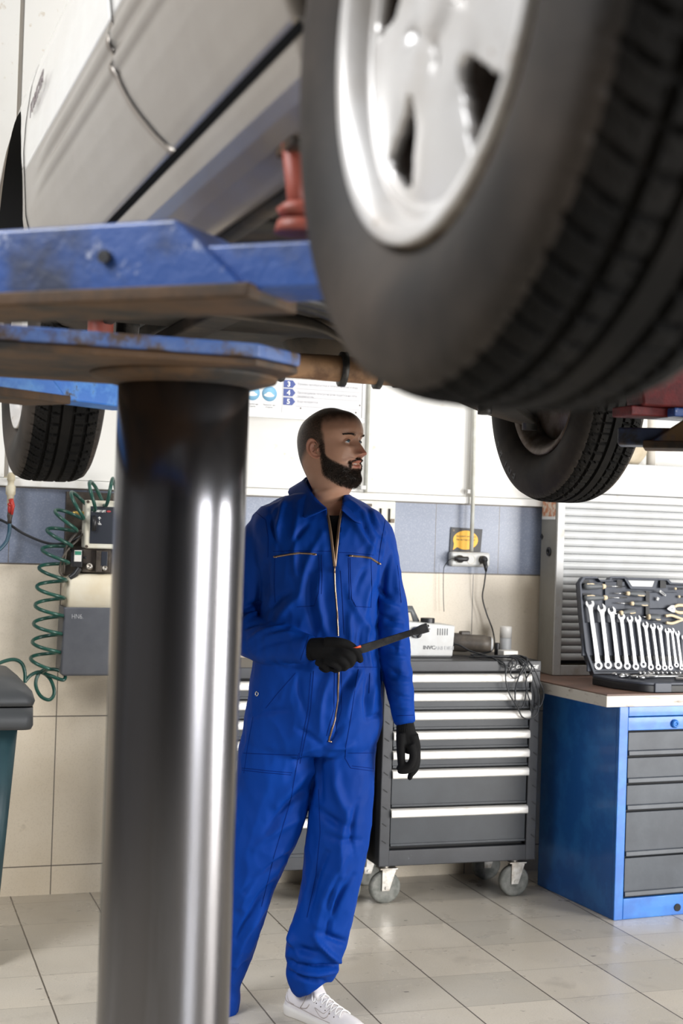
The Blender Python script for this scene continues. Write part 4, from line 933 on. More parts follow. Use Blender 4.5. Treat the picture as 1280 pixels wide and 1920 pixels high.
fr = lambda x, z, t: LC(O_+ux*x+uz_*z+un*(t-.034))
MB().prism(outl2, .012, fr).build('lid_shell', 'case_grey', case, bevel=.003)
rim = MB(); n = len(outl2)
def inset(poly, d):
    cx = sum(p[0] for p in poly)/len(poly); cz = sum(p[1] for p in poly)/len(poly)
    return [(x+(d if x < cx else -d), z+(d if z < cz else -d)) for x, z in poly]
ins = inset(outl2, .008)
rim.rings([[LC(O_+ux*x+uz_*z+un*t) for x, z in pg] for pg, t in ((outl2, -.034), (outl2, .002), (ins, .002), (ins, -.022))], False, smooth=False)
rim.build('lid_rim', 'case_grey', case, bevel=.0015)
def lidbox(x0, y0, x1, y1, t0, t1, nm, m, **k):
    a = [lid2(x0, y0), lid2(x1, y0), lid2(x1, y1), lid2(x0, y1)]
    return MB().prism(a, t1-t0, lambda x, z, t: LC(O_+ux*x+uz_*z+un*(t+t0))).build(nm, m, case, **k)
lidbox(1094, 1166, 1280, 1229, -.024, -.010, 'wrench_shelf', 'case_grey', bevel=.003)
lidbox(1103, 1229, 1280, 1238, -.024, -.014, 'lid_recess', 'case_black')
lidbox(1104, 1238, 1280, 1258, -.024, -.012, 'wrench_shelf', 'case_grey', bevel=.002)
lidbox(1136, 1090, 1173, 1142, -.022, -.010, 'insert_block', 'case_grey', bevel=.002)
lidbox(1218, 1110, 1272, 1140, -.022, -.008, 'insert_block', 'case_grey', bevel=.003)
lidbox(1218, 1141, 1270, 1158, -.022, -.009, 'insert_block', 'case_grey', bevel=.003)
for q in ((1094, 1087, 1106, 1094), (1158, 1087, 1168, 1102), (1239, 1088, 1250, 1102), (1094, 1112, 1110, 1118), (1212, 1108, 1219, 1156)): lidbox(*q, -.010, -.0075, 'lid_recess', 'case_black')
# carrying handle opening
MB().prism([lid2(*p) for p in ((1170, 1083), (1236, 1084), (1229, 1106), (1183, 1104))], .008, lambda x, z, t: LC(O_+ux*x+uz_*z+un*(t-.012))).build('carry_handle', 'case_grey', case, bevel=.002)
MB().prism([lid2(*p) for p in ((1178, 1088), (1227, 1089), (1223, 1100), (1185, 1099))], .001, lambda x, z, t: LC(O_+ux*x+uz_*z+un*(t-.0035))).build('handle_window', 'shutter_white', case)
# tray
tray = [(2.872, 5.25), (2.885, 5.10), (2.935, 4.995), (2.985, 4.955), (3.50, 4.955), (3.57, 5.25)]
MB().prism(tray, .030, lambda x, y, t: LC(V((x, y, .891+t)))).build('tray_body', 'case_black', case, bevel=.004)
MB().prism([(x, y+.0) for x, y in tray], .010, lambda x, y, t: LC(V((x, y, .921+t)))).build('tray_insert', 'case_grey', case, bevel=.002)
for x0 in (2.988, 3.22): MB().bbox(LC((x0, 4.948, .893)), LC((x0+.075, 4.957, .930))).build('latch', 'case_grey', case, bevel=.003)
# ring-and-open wrenches
import itertools
WR = [((1104, 1132), (1120, 1248), 17.5, 14), ((1126, 1141), (1138, 1247), 17, 13.2), ((1145, 1146), (1157, 1247), 16.5, 13.5), ((1163, 1156), (1174, 1249), 14.5, 11.5), ((1179, 1161), (1190, 1250), 13, 11), ((1194, 1161), (1204, 1246), 13, 10.5),
      ((1208, 1172), (1218, 1251), 12, 10), ((1222, 1175), (1232, 1251), 11.5, 9.5), ((1235, 1177), (1244, 1252), 11, 9), ((1249, 1183), (1255, 1252), 10.5, 8.2), ((1258, 1183), (1266, 1247), 10, 8), ((1268, 1188), (1276, 1252), 9.5, 7.6), ((1280, 1195), (1288, 1252), 9, 7.2)]
PX = 5.9/2667
ordn = ['largest', 'second longest', 'third longest', 'fourth longest', 'fifth longest', 'sixth longest', 'seventh longest', 'eighth longest', 'ninth longest', 'tenth longest', 'eleventh longest', 'second smallest', 'smallest']
for i, (a, b, ho, rg) in enumerate(WR):
    pa_, pb_ = LP(*a, .004), LP(*b, .004); d = (pb_-pa_); Lw = d.length; d.normalize(); s = d.cross(un).normalized()
    if s.x < 0: s = -s
    R1 = ho/2*PX*1.05; R2 = rg/2*PX*1.12; th = .006
    root = empty('combination_wrench', pa_, 'chrome combination wrench, %s of the row in the tool case lid' % ordn[i], 'wrench', group=None)
    loc = lambda x, y, t: s*x+d*y+un*(t-.002)
    # open head: C shape with angled mouth
    pts_o = []; mo = math.radians(-104)  # mouth direction (towards -d), tilted
    gap = .62
    A0, A1 = mo+gap, mo+2*math.pi-gap
    outer = [(R1*math.cos(A0+(A1-A0)*k/22), R1*math.sin(A0+(A1-A0)*k/22)) for k in range(23)]
    md = V((math.cos(mo), math.sin(mo))); mp = V((-md.y, md.x)); hw = R1*.44
    inner = [md*R1*.95-mp*hw, md*0-mp*hw, md*(-R1*.22)-mp*hw*.5, md*(-R1*.22)+mp*hw*.5, md*0+mp*hw, md*R1*.95+mp*hw]
    mb = MB(); mb.prism(outer+[(p.x, p.y) for p in inner], th, loc); mb.build('open_jaw', 'tool_steel', root)
    w1 = R1*.52; w2 = R2*.62
    prof = [(-w1*1.25, R1*.75), (w1*1.25, R1*.75), (w1*.95, R1*1.7), (w2*.9, Lw*.5), (w2*.95, Lw-R2*2.6), (w2*1.15, Lw-R2*.85), (-w2*1.15, Lw-R2*.85), (-w2*.95, Lw-R2*2.6), (-w2*.9, Lw*.5), (-w1*.95, R1*1.7)]
    MB().prism(prof, th*.8, loc).build('shank', 'tool_steel', root, bevel=.0012)
    rg_ = MB(); NN = 28
    ci = [(R2*math.cos(2*math.pi*k/NN), Lw+R2*math.sin(2*math.pi*k/NN)) for k in range(NN)]; cj = [(R2*.60*math.cos(2*math.pi*k/NN), Lw+R2*.60*math.sin(2*math.pi*k/NN)) for k in range(NN)]
    rg_.rings([[loc(x, y, 0) for x, y in ci], [loc(x, y, th) for x, y in ci], [loc(x, y, th) for x, y in cj], [loc(x, y, 0) for x, y in cj], [loc(x, y, 0) for x, y in ci]], False, smooth=False)
    rg_.build('ring_end', 'tool_steel', root)
# screwdrivers: (handle far end, ferrule, blade tip)
SD = [((1093, 1100), (1133, 1100), (1170, 1100), 8.2, 'screwdriver with long blade at the top left of the tool case lid'),
      ((1093, 1122), (1136, 1121), (1174, 1121), 7.8, 'screwdriver with long blade, second from the top left of the case lid'),
      ((1208, 1115), (1172, 1113), (1149, 1113), 6.8, 'screwdriver pointing left below the carrying handle of the case'),
      ((1214, 1133), (1180, 1132), (1153, 1131), 6.8, 'screwdriver pointing left with a cream end cap in the case lid'),
      ((1190, 1146), (1160, 1150), (1146, 1152), 7.5, 'stubby screwdriver with grey and cream grip above the wrenches'),
      ((1236, 1159), (1212, 1157), (1202, 1157), 9, 'short thick screwdriver with a rounded end above the smaller wrenches')]
for a, f_, tip, wd, lab in SD:
    pa_, pf, pt = LP(*a, .006), LP(*f_, .006), LP(*tip, .006); d = (pf-pa_); Lh = d.length; dn = d.normalized(); r_ = wd*PX*.80
    root = empty('screwdriver', pa_, lab, 'screwdriver')
    MB().lathe((0, 0, 0), dn, [(r_*.5, 0), (r_*.95, Lh*.08), (r_, Lh*.25), (r_*.85, Lh*.55), (r_*.62, Lh*.78), (r_*.66, Lh*.88)], 16).build('handle', 'grip_grey', root)
    MB().lathe(dn*Lh*.84, dn, [(r_*.72, 0), (r_*.78, Lh*.06), (r_*.6, Lh*.16)], 16).build('ferrule', 'grip_cream', root)
    sd = dn.cross(un).normalized()
    MB().tube([dn*Lh*.06+un*r_*.35-sd*r_*.1, dn*Lh*.12+un*r_*.62-sd*r_*.55, dn*Lh*.36+un*r_*.62-sd*r_*.62, dn*Lh*.58+un*r_*.55-sd*r_*.2], [r_*.28, r_*.24, r_*.24, r_*.06], 8).build('grip_inlay', 'grip_cream', root)
    MB().cyl(dn*Lh, (pt-pa_), .0022).build('blade', 'tool_steel', root)
# pliers at the right
def plier(cx, cy, dirx, lab, big):
    o_ = LP(cx, cy, .004); root = empty('pliers', o_, lab, 'pliers'); f2 = lambda x, z, t: ux*(x*dirx)+uz_*z+un*t
    MB().prism([(0, .002), (.020, .016), (.034, .017), (.040, .010), (.040, -.010), (.034, -.017), (.020, -.014), (0, -.003)], .008, f2).build('jaw', 'tool_steel', root, bevel=.0015)
    MB().cyl(ux*.024*dirx-un*.001, ux*.024*dirx+un*.010, .004).build('pivot', 'steel_blue_dark', root)
    for s_ in (1, -1): MB().tube(spline([ux*(.036*dirx)+uz_*(.008*s_)+un*.004, ux*(.06*dirx)+uz_*(.016*s_)+un*.004, ux*(.12*dirx)+uz_*(.012*s_)+un*.004], 5), [.006]*4+[.007]*7, 10).build('grip', 'grip_cream', root)
plier(1248, 1142, 1, 'pliers with a pointed chrome jaw at the right of the case lid', 1)
root = empty('pliers', LP(1280, 1162, .006), 'pliers lying with open grey and cream handles towards the wrenches', 'pliers')
for s_ in (1, -1): MB().tube(spline([V((0, 0, 0)), ux*-.03+uz_*(.009*s_), ux*-.06+uz_*(.017*s_), ux*-.088+uz_*(.014*s_)], 6), [.005]*6+[.006]*13, 10).build('grip', 'grip_cream', root)
MB().ball((0, 0, 0), (.012, .005, .009), 12).build('jaw', 'tool_steel', root)
# folding key pair
kk = empty('allen_key_holder', LP(1232, 1112, .001), 'grey folding key holder hanging crosswise in the case lid', 'tool')
MB().prism([(-.014, -.030), (-.004, -.036), (.004, -.024), (-.006, -.016)], .008, lambda x, z, t: ux*x+uz_*z+un*t).prism([(.004, .004), (.034, -.016), (.038, -.008), (.010, .014)], .008, lambda x, z, t: ux*x+uz_*z+un*t).build('holder', 'faded_grey', kk, bevel=.002)
MB().prism([(.012, .003), (.030, -.010), (.032, -.007), (.014, .006)], .0005, lambda x, z, t: ux*x+uz_*z+un*(t+.008)).build('slot', 'case_black', kk)
for i, (px_, py_) in enumerate(((1265, 1104), (1272, 1119))):
    q = empty('bit_adapter', LP(px_, py_, .003), ('upper' if i == 0 else 'lower')+' cream knobbed adapter at the right edge of the case lid', 'tool')
    MB().ball((0, 0, 0), .006, 14).build('knob', 'grip_cream', q); MB().cyl((0, 0, 0), ux*.035, .003).build('shaft', 'case_black', q)
# sockets in the tray: a short row standing up and a loose scatter
for i in range(11):
    x = 3.045+i*.021; y = 5.165; r_ = .0075-.0002*i
    s_ = MB().lathe((x, y, .9315), (0, 0, 1), [(r_, 0), (r_, .018), (r_*.8, .022), (r_*.6, .022), (r_*.55, .012), (.0, .012)], 16).build('socket_bit', 'tool_steel', smooth=True)
    tag(s_, 'chrome socket standing in the rear row of the tool case tray', 'socket', 'sockets standing in the case tray')
rnd = random.Random(3)
for i in range(22):
    x = 2.93+rnd.random()*.42; y = 5.20-rnd.random()*.18
    if y < 5.02+max(0, 2.99-x)*2.0: y = 5.12
    a = rnd.random()*math.pi; r_ = .006+rnd.random()*.005; L_ = .018+rnd.random()*.02; dv_ = V((math.cos(a), math.sin(a)*.5, 0)).normalized()
    s_ = MB().lathe((x, y, .9315+r_), dv_, [(r_*.6, 0), (r_, .001), (r_, L_*.6), (r_*.75, L_*.75), (r_*.75, L_)], 14).build('socket', 'tool_steel')
    tag(s_, 'chrome socket lying loose among others in the tool case tray', 'socket', 'loose sockets in the case tray')
rt = MB().tube([(3.02, 5.085, .940), (3.09, 5.08, .942), (3.16, 5.085, .942), (3.24, 5.09, .942)], [.009, .006, .006, .011], 12).build('ratchet_handle', 'tool_steel'); tag(rt, 'long chrome ratchet handle lying across the tool case tray', 'ratchet')
e2 = MB().cyl((3.10, 4.985, .942), (3.26, 4.985, .942), .0075).build('extension_bar', 'tool_steel'); tag(e2, 'bright chrome extension bar at the front of the tool case tray', 'tool')
# ------------------------------------------------------------------ the mechanic
mat('overall_blue', (.0007, .036, .25), .62, col2=(.0011, .045, .30), scale=5, lo=.35, hi=.65, bump=.25, bscale=700, dist=.0004, spec=.12)
mat('overall_seam', (.0008, .018, .16), .8, spec=.1)
mat('glove_black', (.006, .006, .0065), .85, bump=.8, bscale=420, dist=.001, spec=.2)
mat('tee_black', (.004, .004, .0045), .95, spec=.1)
mat('zip_tape', (.07, .045, .035), .6); mat('zip_metal', (.40, .27, .18), .35, .8)
mat('shoe_white', (.80, .77, .77), .45, col2=(.74, .70, .70), scale=12)
mat('shoe_sole', (.80, .77, .72), .6); mat('shoe_line', (.46, .40, .37), .6); mat('lace_white', (.86, .85, .84), .7)
mat('tooth', (.85, .82, .76), .3); mat('eye_white', (.75, .75, .76), .15); mat('iris', (.10, .16, .20), .2); mat('pupil', (.004, .004, .004), .1)
mat('lip', (.42, .16, .135), .45); mat('mouth_dark', (.05, .012, .012), .6)
mat('beard', (.016, .010, .007), .8, col2=(.045, .024, .013), scale=60, lo=.4, hi=.65)
mat('tool_black', (.022, .022, .024), .35, col2=(.05, .05, .052), scale=40); mat('tool_orange', (.75, .10, .03), .4)
D0 = 4.36; SC = D0/FPX
def man_pt(x, y, dt=0.0): return at_d(x, y, D0-dt)
VS = V((math.cos(YAW), -math.sin(YAW), 0)); VD = V((-math.sin(YAW), -math.cos(YAW), 0)); VZ = V((0, 0, 1))  # right, towards camera, up
def ring_at(c, a, b, ax, bx, n=36, p=2.2):
    out = []
    for k in range(n):
        t = 2*math.pi*k/n; cx, sx = math.cos(t), math.sin(t)
        out.append(c+ax*(a*math.copysign(abs(cx)**(2/p), cx))+bx*(b*math.copysign(abs(sx)**(2/p), sx)))
    return out
def smooth_rows(rows, n):
    """catmull-rom through tuples"""
    out = []
    for i in range(len(rows)-1):
        p0, p1, p2, p3 = rows[max(i-1, 0)], rows[i], rows[i+1], rows[min(i+2, len(rows)-1)]
        for k in range(n):
            t = k/n; out.append([.5*((2*b)+(c-a)*t+(2*a-5*b+4*c-d)*t*t+(3*b-a-3*c+d)*t**3) for a, b, c, d in zip(p0, p1, p2, p3)])
    return out+[list(rows[-1])]
def torso_loft(mb, rows, n=5, scale=1.0):
    rings = [ring_at(man_pt(x, y, dt), hw*SC*scale, dp*scale, VS, VD, 40, 2.5) for x, y, hw, dp, dt in smooth_rows(rows, n)]
    mb.rings(rings, True)
def limb_loft(mb, rows, n=6, scale=1.0):
    rs = smooth_rows(rows, n); cs = [man_pt(x, y, dt) for x, y, hw, dp, dt in rs]; rings = []
    for i, (x, y, hw, dp, dt) in enumerate(rs):
        t = (cs[min(i+1, len(cs)-1)]-cs[max(i-1, 0)]).normalized()
        b = (VD-t*VD.dot(t)).normalized(); a = t.cross(b)
        rings.append(ring_at(cs[i], hw*SC*scale, dp*scale, a, b, 28, 2.15))
    mb.rings(rings, True)
TORSO = [(604, 926, 46, .055, 0), (601, 944, 84, .080, 0), (599, 962, 114, .10, 0), (597, 990, 126, .118, .005), (598, 1030, 118, .130, .01), (600, 1075, 112, .133, .01), (600, 1120, 107, .130, .01), (597, 1170, 108, .127, .01),
         (595, 1215, 112, .126, .01), (594, 1255, 118, .130, .01), (592, 1300, 123, .137, .005), (588, 1345, 127, .140, 0), (582, 1385, 124, .136, 0), (578, 1405, 112, .12, 0)]
LEGR = [(528, 1365, 68, .105, 0), (521, 1420, 72, .112, 0), (513, 1480, 69, .108, 0), (497, 1540, 67, .10, .01), (478, 1600, 59, .092, .02), (458, 1660, 52, .085, .01), (443, 1720, 49, .08, -.01), (424, 1790, 45, .075, -.03), (412, 1840, 36, .07, -.04), (408, 1872, 40, .072, -.04), (402, 1900, 40, .07, -.04)]
LEGL = [(645, 1365, 62, .10, 0), (645, 1420, 58, .108, 0), (643, 1480, 56, .102, .01), (637, 1540, 57, .096, .02), (629, 1600, 55, .09, .02), (619, 1660, 52, .085, .01), (607, 1715, 51, .082, 0), (596, 1755, 54, .084, 0), (588, 1785, 52, .082, 0), (588, 1806, 46, .078, 0), (582, 1820, 44, .076, 0), (584, 1832, 42, .072, 0), (590, 1843, 40, .068, 0)]
ARMR = [(497, 985, 26, .060, -.01), (487, 1010, 33, .068, -.01), (478, 1060, 34, .066, -.02), (469, 1110, 35, .064, -.03), (459, 1160, 37, .062, -.02), (466, 1190, 37, .060, .03), (497, 1203, 36, .055, .09), (530, 1209, 34, .050, .14), (560, 1215, 27, .044, .175), (581, 1218, 23.5, .038, .195)]
ARML = [(697, 980, 22, .060, -.01), (706, 1005, 29, .068, -.01), (717, 1045, 28, .066, -.01), (724, 1090, 28, .064, -.01), (730, 1140, 29.5, .062, 0), (736, 1190, 29.5, .060, .015), (742, 1240, 27, .056, .03), (748, 1285, 24, .050, .045), (755, 1325, 20, .042, .055), (760, 1355, 17.5, .036, .06)]
man = None
# ---- overall as one continuous cloth surface
cl = MB(); torso_loft(cl, TORSO); limb_loft(cl, LEGR); limb_loft(cl, LEGL); limb_loft(cl, ARMR); limb_loft(cl, ARML)
tmp = cl.build('tmp', None, smooth=True)
rm = tmp.modifiers.new('r', 'REMESH'); rm.mode = 'VOXEL'; rm.voxel_size = .0062; rm.use_smooth_shade = True
sm = tmp.modifiers.new('s', 'SMOOTH'); sm.iterations = 9; sm.factor = .6
ome = eval_mesh(tmp); bpy.data.objects.remove(tmp)
def proj(p):
    q = p-CP; d = q.dot(fwd); return 640+FPX*q.dot(RGT)/d, 960-FPX*q.dot(UPV)/d
# folds: (x0,y0,x1,y1,width px,height mm) ridges; negative height = crease
FOLDS = [(540, 925, 520, 1030, 6, 4), (560, 960, 556, 1075, 8, 3.5), (508, 960, 528, 1035, 5, -4), (575, 985, 545, 1030, 6, -3), (605, 1000, 560, 1130, 8, 3),
         (598, 1075, 612, 1190, 9, 5), (580, 1080, 590, 1180, 7, -4), (560, 1120, 520, 1165, 9, 4), (545, 1110, 500, 1150, 6, -4),
         (690, 955, 715, 1010, 5, -4), (660, 965, 700, 1030, 7, 4), (675, 960, 712, 1045, 5, -3), (700, 1010, 690, 1060, 6, 4), (690, 1060, 665, 1110, 6, -3), (700, 1085, 682, 1150, 6, 3),
         (650, 1100, 700, 1190, 8, 3), (655, 1150, 668, 1245, 6, 4), (675, 1180, 682, 1250, 4, -4), (690, 1160, 696, 1250, 4, 4), (663, 1190, 664, 1250, 4, -3),
         (500, 1060, 502, 1110, 8, -7), (490, 1130, 460, 1140, 5, -7), (486, 1150, 458, 1168, 4, 5), (500, 1168, 462, 1180, 4, -5), (530, 1176, 470, 1200, 5, 4), (545, 1200, 480, 1220, 5, -3), (560, 1190, 500, 1195, 4, 3),
         (718, 1000, 712, 1050, 5, 4), (730, 1040, 720, 1120, 6, -4), (708, 1100, 735, 1125, 5, -5), (712, 1125, 745, 1140, 5, 4), (712, 1150, 752, 1168, 4, -5), (715, 1172, 748, 1180, 5, 4), (718, 1195, 755, 1215, 5, -5), (722, 1225, 760, 1232, 5, 5), (725, 1250, 765, 1268, 4, -5), (728, 1272, 765, 1280, 5, 4),
         (732, 1295, 768, 1310, 4, -4), (736, 1318, 770, 1326, 4, 3), (742, 1060, 750, 1130, 5, 4), (755, 1180, 748, 1230, 4, 3),
         (618, 1265, 600, 1370, 7, 4), (660, 1262, 628, 1375, 7, -5), (676, 1262, 650, 1345, 6, 4), (690, 1270, 686, 1350, 5, -4), (700, 1290, 695, 1340, 5, 4), (688, 1345, 712, 1335, 5, -4), (560, 1265, 575, 1340, 6, -3), (540, 1330, 470, 1345, 6, -3), (600, 1395, 555, 1365, 6, -4), (600, 1400, 545, 1420, 6, 3),
         (608, 1400, 640, 1360, 6, -5), (612, 1400, 660, 1395, 6, 4), (600, 1430, 520, 1510, 11, 5), (585, 1470, 500, 1560, 9, -6), (570, 1530, 480, 1590, 9, 4), (545, 1600, 460, 1670, 8, -6), (525, 1600, 450, 1700, 7, 5), (520, 1650, 445, 1760, 7, -6), (500, 1690, 440, 1810, 7, 6), (470, 1800, 438, 1835, 6, -6),
         (606, 1420, 605, 1500, 6, -5), (628, 1430, 650, 1530, 10, 6), (600, 1520, 650, 1550, 10, -7), (652, 1520, 640, 1640, 9, 6), (612, 1565, 680, 1575, 7, -4), (670, 1500, 660, 1600, 6, -4), (650, 1600, 595, 1735, 9, 7), (615, 1600, 580, 1720, 8, -7), (660, 1640, 612, 1755, 6, -6), (640, 1640, 620, 1740, 5, 5),
         (590, 1755, 634, 1802, 7, 11), (608, 1750, 650, 1766, 7, -8), (545, 1775, 600, 1786, 10, -9), (552, 1808, 632, 1808, 5, -10), (560, 1822, 630, 1818, 6, 7), (545, 1822, 606, 1838, 5, -7), (545, 1750, 560, 1790, 7, 6), (543, 1798, 550, 1806, 5, -6)]
nv = len(ome.vertices); co = np.empty(nv*3); ome.vertices.foreach_get('co', co); co = co.reshape(-1, 3)
nr = np.empty(nv*3); ome.vertices.foreach_get('normal', nr); nr = nr.reshape(-1, 3)
q = co-np.array(CP); dd_ = q@np.array(fwd); PXc = 640+FPX*(q@np.array(RGT))/dd_; PYc = 960-FPX*(q@np.array(UPV))/dd_
front = np.clip(-(nr*np.array(fwd)).sum(1)*2.2, 0, 1); disp = np.zeros(nv)
for x0, y0, x1, y1, wd, h in FOLDS:
    dx, dy = x1-x0, y1-y0; L2 = dx*dx+dy*dy; t = ((PXc-x0)*dx+(PYc-y0)*dy)/L2; tc = np.clip(t, 0, 1)
    # slight bow
    Ln = math.sqrt(L2); ox, oy = -dy/Ln, dx/Ln; bow = 4*tc*(1-tc)*Ln*.06
    d = np.hypot(PXc-(x0+dx*tc+ox*bow), PYc-(y0+dy*tc+oy*bow)); taper = .35+.65*np.sin(np.pi*np.clip(tc, .03, .97))
    disp += front*h*.001*2.7*taper*np.exp(-(d/(wd*.80))**2)
wr = np.zeros(nv)
for i in range(nv):
    p = V(co[i]); s1 = noise.noise(V((p.x*9, p.y*9, p.z*4.0))); s2 = noise.noise(V((p.x*24+3, p.y*24, p.z*13))); s3 = noise.noise(V((p.x*55, p.y*55, p.z*38)))
    wr[i] = (1-2*abs(s1))*.0045+(.5-abs(s2))*.0065+s3*.0010
disp += wr
co2 = co+nr*disp[:, None]
# open the front of the collar: remove cloth in the neck V
def inpoly(x, y, P):
    c = np.zeros(len(x), bool); n = len(P)
    for i in range(n):
        xi, yi = P[i]; xj, yj = P[i-1]; m_ = ((yi > y) != (yj > y)) & (x < (xj-xi)*(y-yi)/((yj-yi) or 1e-9)+xi); c ^= m_
    return c
VNECK = [(575, 915), (590, 928), (612, 953), (618, 985), (623, 1030), (627, 1062), (630.5, 1030), (634, 985), (640, 955), (642, 920)]
rem = inpoly(PXc, PYc, VNECK) & (nr@np.array(fwd) < .3)
ome.vertices.foreach_set('co', co2.ravel())
bm = bmesh.new(); bm.from_mesh(ome); bm.verts.ensure_lookup_table()
bmesh.ops.delete(bm, geom=[bm.verts[i] for i in np.nonzero(rem)[0]], context='VERTS'); 
for _ in range(8):
    bv_ = [v for v in bm.verts if v.is_boundary]
    new = {v: (v.co+sum((e.other_vert(v).co for e in v.link_edges if e.is_boundary), V((0, 0, 0)))/max(1, sum(e.is_boundary for e in v.link_edges)))/2 for v in bv_}
    for v, c_ in new.items(): v.co = c_
for f_ in bm.faces: f_.smooth = True
bm.to_mesh(ome); bm.free(); ome.update()
ome.name = 'overall'; ome.materials.clear(); ome.materials.append(MATS['overall_blue'])
bvh = BVHTree.FromPolygons([v.co.copy() for v in ome.vertices], [tuple(p.vertices) for p in ome.polygons])
def on_cloth(x, y, off=.001):
    r = ray(x, y); h, n, i, d = bvh.ray_cast(CP, r.normalized())
    if h is None: return None
    if n.dot(r) > 0: n = -n
    return h+n*off, n

# ---- head and neck (one skin surface), built upright then turned
def cinterp(tab, z):
    zz = [a for a, _ in tab]; k = max(0, min(len(tab)-2, sum(a <= z for a in zz)-1)); a0, a1 = tab[k], tab[k+1]; h = a1[0]-a0[0]; t = min(1, max(0, (z-a0[0])/h))
    def sl(i):
        if i <= 0 or i >= len(tab)-1: j = min(max(i, 1), len(tab)-1); return (tab[j][1]-tab[j-1][1])/(tab[j][0]-tab[j-1][0])
        return (tab[i+1][1]-tab[i-1][1])/(tab[i+1][0]-tab[i-1][0])
    m0, m1 = sl(k)*h, sl(k+1)*h; t2, t3 = t*t, t*t*t
    return (2*t3-3*t2+1)*a0[1]+(t3-2*t2+t)*m0+(-2*t3+3*t2)*a1[1]+(t3-t2)*m1
def head_mesh():
    # z: 0 chin underside .. .235 crown ; y forward ; x lateral (man's left = +x)
    FB = [(-.14, .050), (-.10, .048), (-.06, .045), (-.03, .046), (-.015, .048), (-.003, .053), (.004, .064), (.011, .0745), (.020, .0800), (.032, .0800), (.042, .0780), (.052, .0815), (.062, .0830), (.070, .0875), (.080, .0880), (.092, .0870), (.110, .0850), (.125, .0835), (.137, .0850), (.150, .0905), (.165, .0935), (.185, .0915), (.200, .0830), (.215, .065), (.226, .036), (.233, .016), (.2355, .002)]
    BB = [(-.14, -.070), (-.10, -.064), (-.06, -.060), (-.03, -.060), (0, -.066), (.03, -.078), (.06, -.092), (.09, -.103), (.12, -.1085), (.15, -.108), (.18, -.098), (.20, -.083), (.215, -.062), (.226, -.040), (.233, -.018), (.2355, -.004)]
    WB_ = [(-.14, .066), (-.10, .058), (-.06, .055), (-.03, .055), (-.012, .056), (0, .053), (.012, .057), (.03, .062), (.05, .0655), (.075, .0695), (.10, .0725), (.13, .0750), (.15, .0765), (.17, .0755), (.19, .069), (.205, .059), (.218, .044), (.228, .028), (.2335, .014), (.2355, .003)]
    PW = [(-.14, 2), (-.03, 2), (0, 2.0), (.03, 2.15), (.1, 2.35), (.15, 2.35), (.2, 2.15), (.235, 2)]
    zs = list(np.concatenate([np.linspace(-.14, -.02, 14, endpoint=False), np.linspace(-.02, .045, 34, endpoint=False), np.linspace(.045, .155, 100, endpoint=False), np.linspace(.155, .2355, 40)]))
    NA = 340; rings = []
    def G(x, c, s): return math.exp(-((x-c)/s)**2)
    for z in zs:
        f_, b_, w_, p_ = cinterp(FB, z), cinterp(BB, z), cinterp(WB_, z), interp(PW, z); row = []
        yc = -.012 if z > 0 else -.012+(.0)*(z)
        for k in range(NA):
            # concentrate angular samples on the face
            u_ = k/NA; t = 2*math.pi*u_+.42*math.sin(2*math.pi*u_+math.pi/2*0)*0
            a = 2*math.pi*u_; a = a - .38*math.sin(2*(a-math.pi/2))*.5 if False else a
            cx, sx = math.cos(a), math.sin(a)
            pf = p_ if sx > 0 else 2.1
            x = w_*math.copysign(abs(cx)**(2/pf), cx)
            if sx >= 0: y = yc+(f_-yc)*abs(sx)**(2/pf)
            else: y = yc+(b_-yc)*-(abs(sx)**(2/pf))*-1 if False else yc-(yc-b_)*abs(sx)**(2/pf)
            ax = abs(x)
            if sx > 0 and z > -.03:
                fr_ = sstep(.0, .045, y)
                # nose
                if .078 < z < .150:
                    if z < .094: hgt = .025*sstep(.078, .090, z)
                    else: hgt = .025*(1-sstep(.086, .152, z))
                    wn = .0085+.0055*G(z, .090, .011)
                    y += fr_*hgt*G(x, 0, wn+.0018)
                y += fr_*(.0085*G(ax, .0145, .0052)*G(z, .0885, .0062))
                y -= fr_*(.010*G(ax, .0085, .0035)*G(z, .0810, .0026))    # nostril
                y -= fr_*(.0140*G(ax, .029, .0155)*G(z, .1275, .0100))     # eye socket
                y -= fr_*.0035*G(ax, .016, .006)*G(z, .127, .010)
                y += fr_*.0060*G(ax, .026, .018)*G(z, .1455, .0062)        # brow
                y += fr_*.0055*G(ax, .040, .016)*G(z, .112, .012)         # cheek
                y -= fr_*.0040*G(ax, .040, .012)*G(z, .078, .014)
                y -= fr_*.0060*G(z-.006*(ax/.03), .0745-.012*(ax/.03), .004)*G(ax, .026, .010)  # smile fold
                cur = .0045*(ax/.024)**2                                    # lips curve up at the corners
                lw = G(ax, 0, .021)
                y += fr_*lw*(.0050*G(z, .0715+cur, .0034)+.0050*G(z, .0530+cur, .0040)); y += fr_*.0022*G(x, 0, .009)*G(z, .0915, .007)
                y -= fr_*lw*.0120*G(z, .0625+cur, .0040)
                y -= fr_*.0035*G(z, .044, .004)*G(ax, 0, .02)
                y += fr_*.0035*G(z, .022, .010)*G(ax, 0, .016)
            if sx > 0 and .10 < z < .15:
                dx, dz = ax-.0305, z-.1265; rr2_ = dx*dx+dz*dz; R_ = .0140
                if rr2_ < R_*R_:
                    sph = .0640+math.sqrt(R_*R_-rr2_); y = max(y, sph)
                    t_ = 1-(dx/.0128)**2
                    if t_ > 0 and -.0040*t_ < dz+.0012*dx/.0128 < .0056*t_: y = .0705
            if z > .12: x += math.copysign(-.0025, x)*G(z, .160, .012)*sstep(.0, .06, y)
            row.append(V((x, y, z)))
        rings.append(row)
    return zs, NA, rings
HPAN = math.radians(57); HTILT = math.radians(6); HROLL = math.radians(-2)
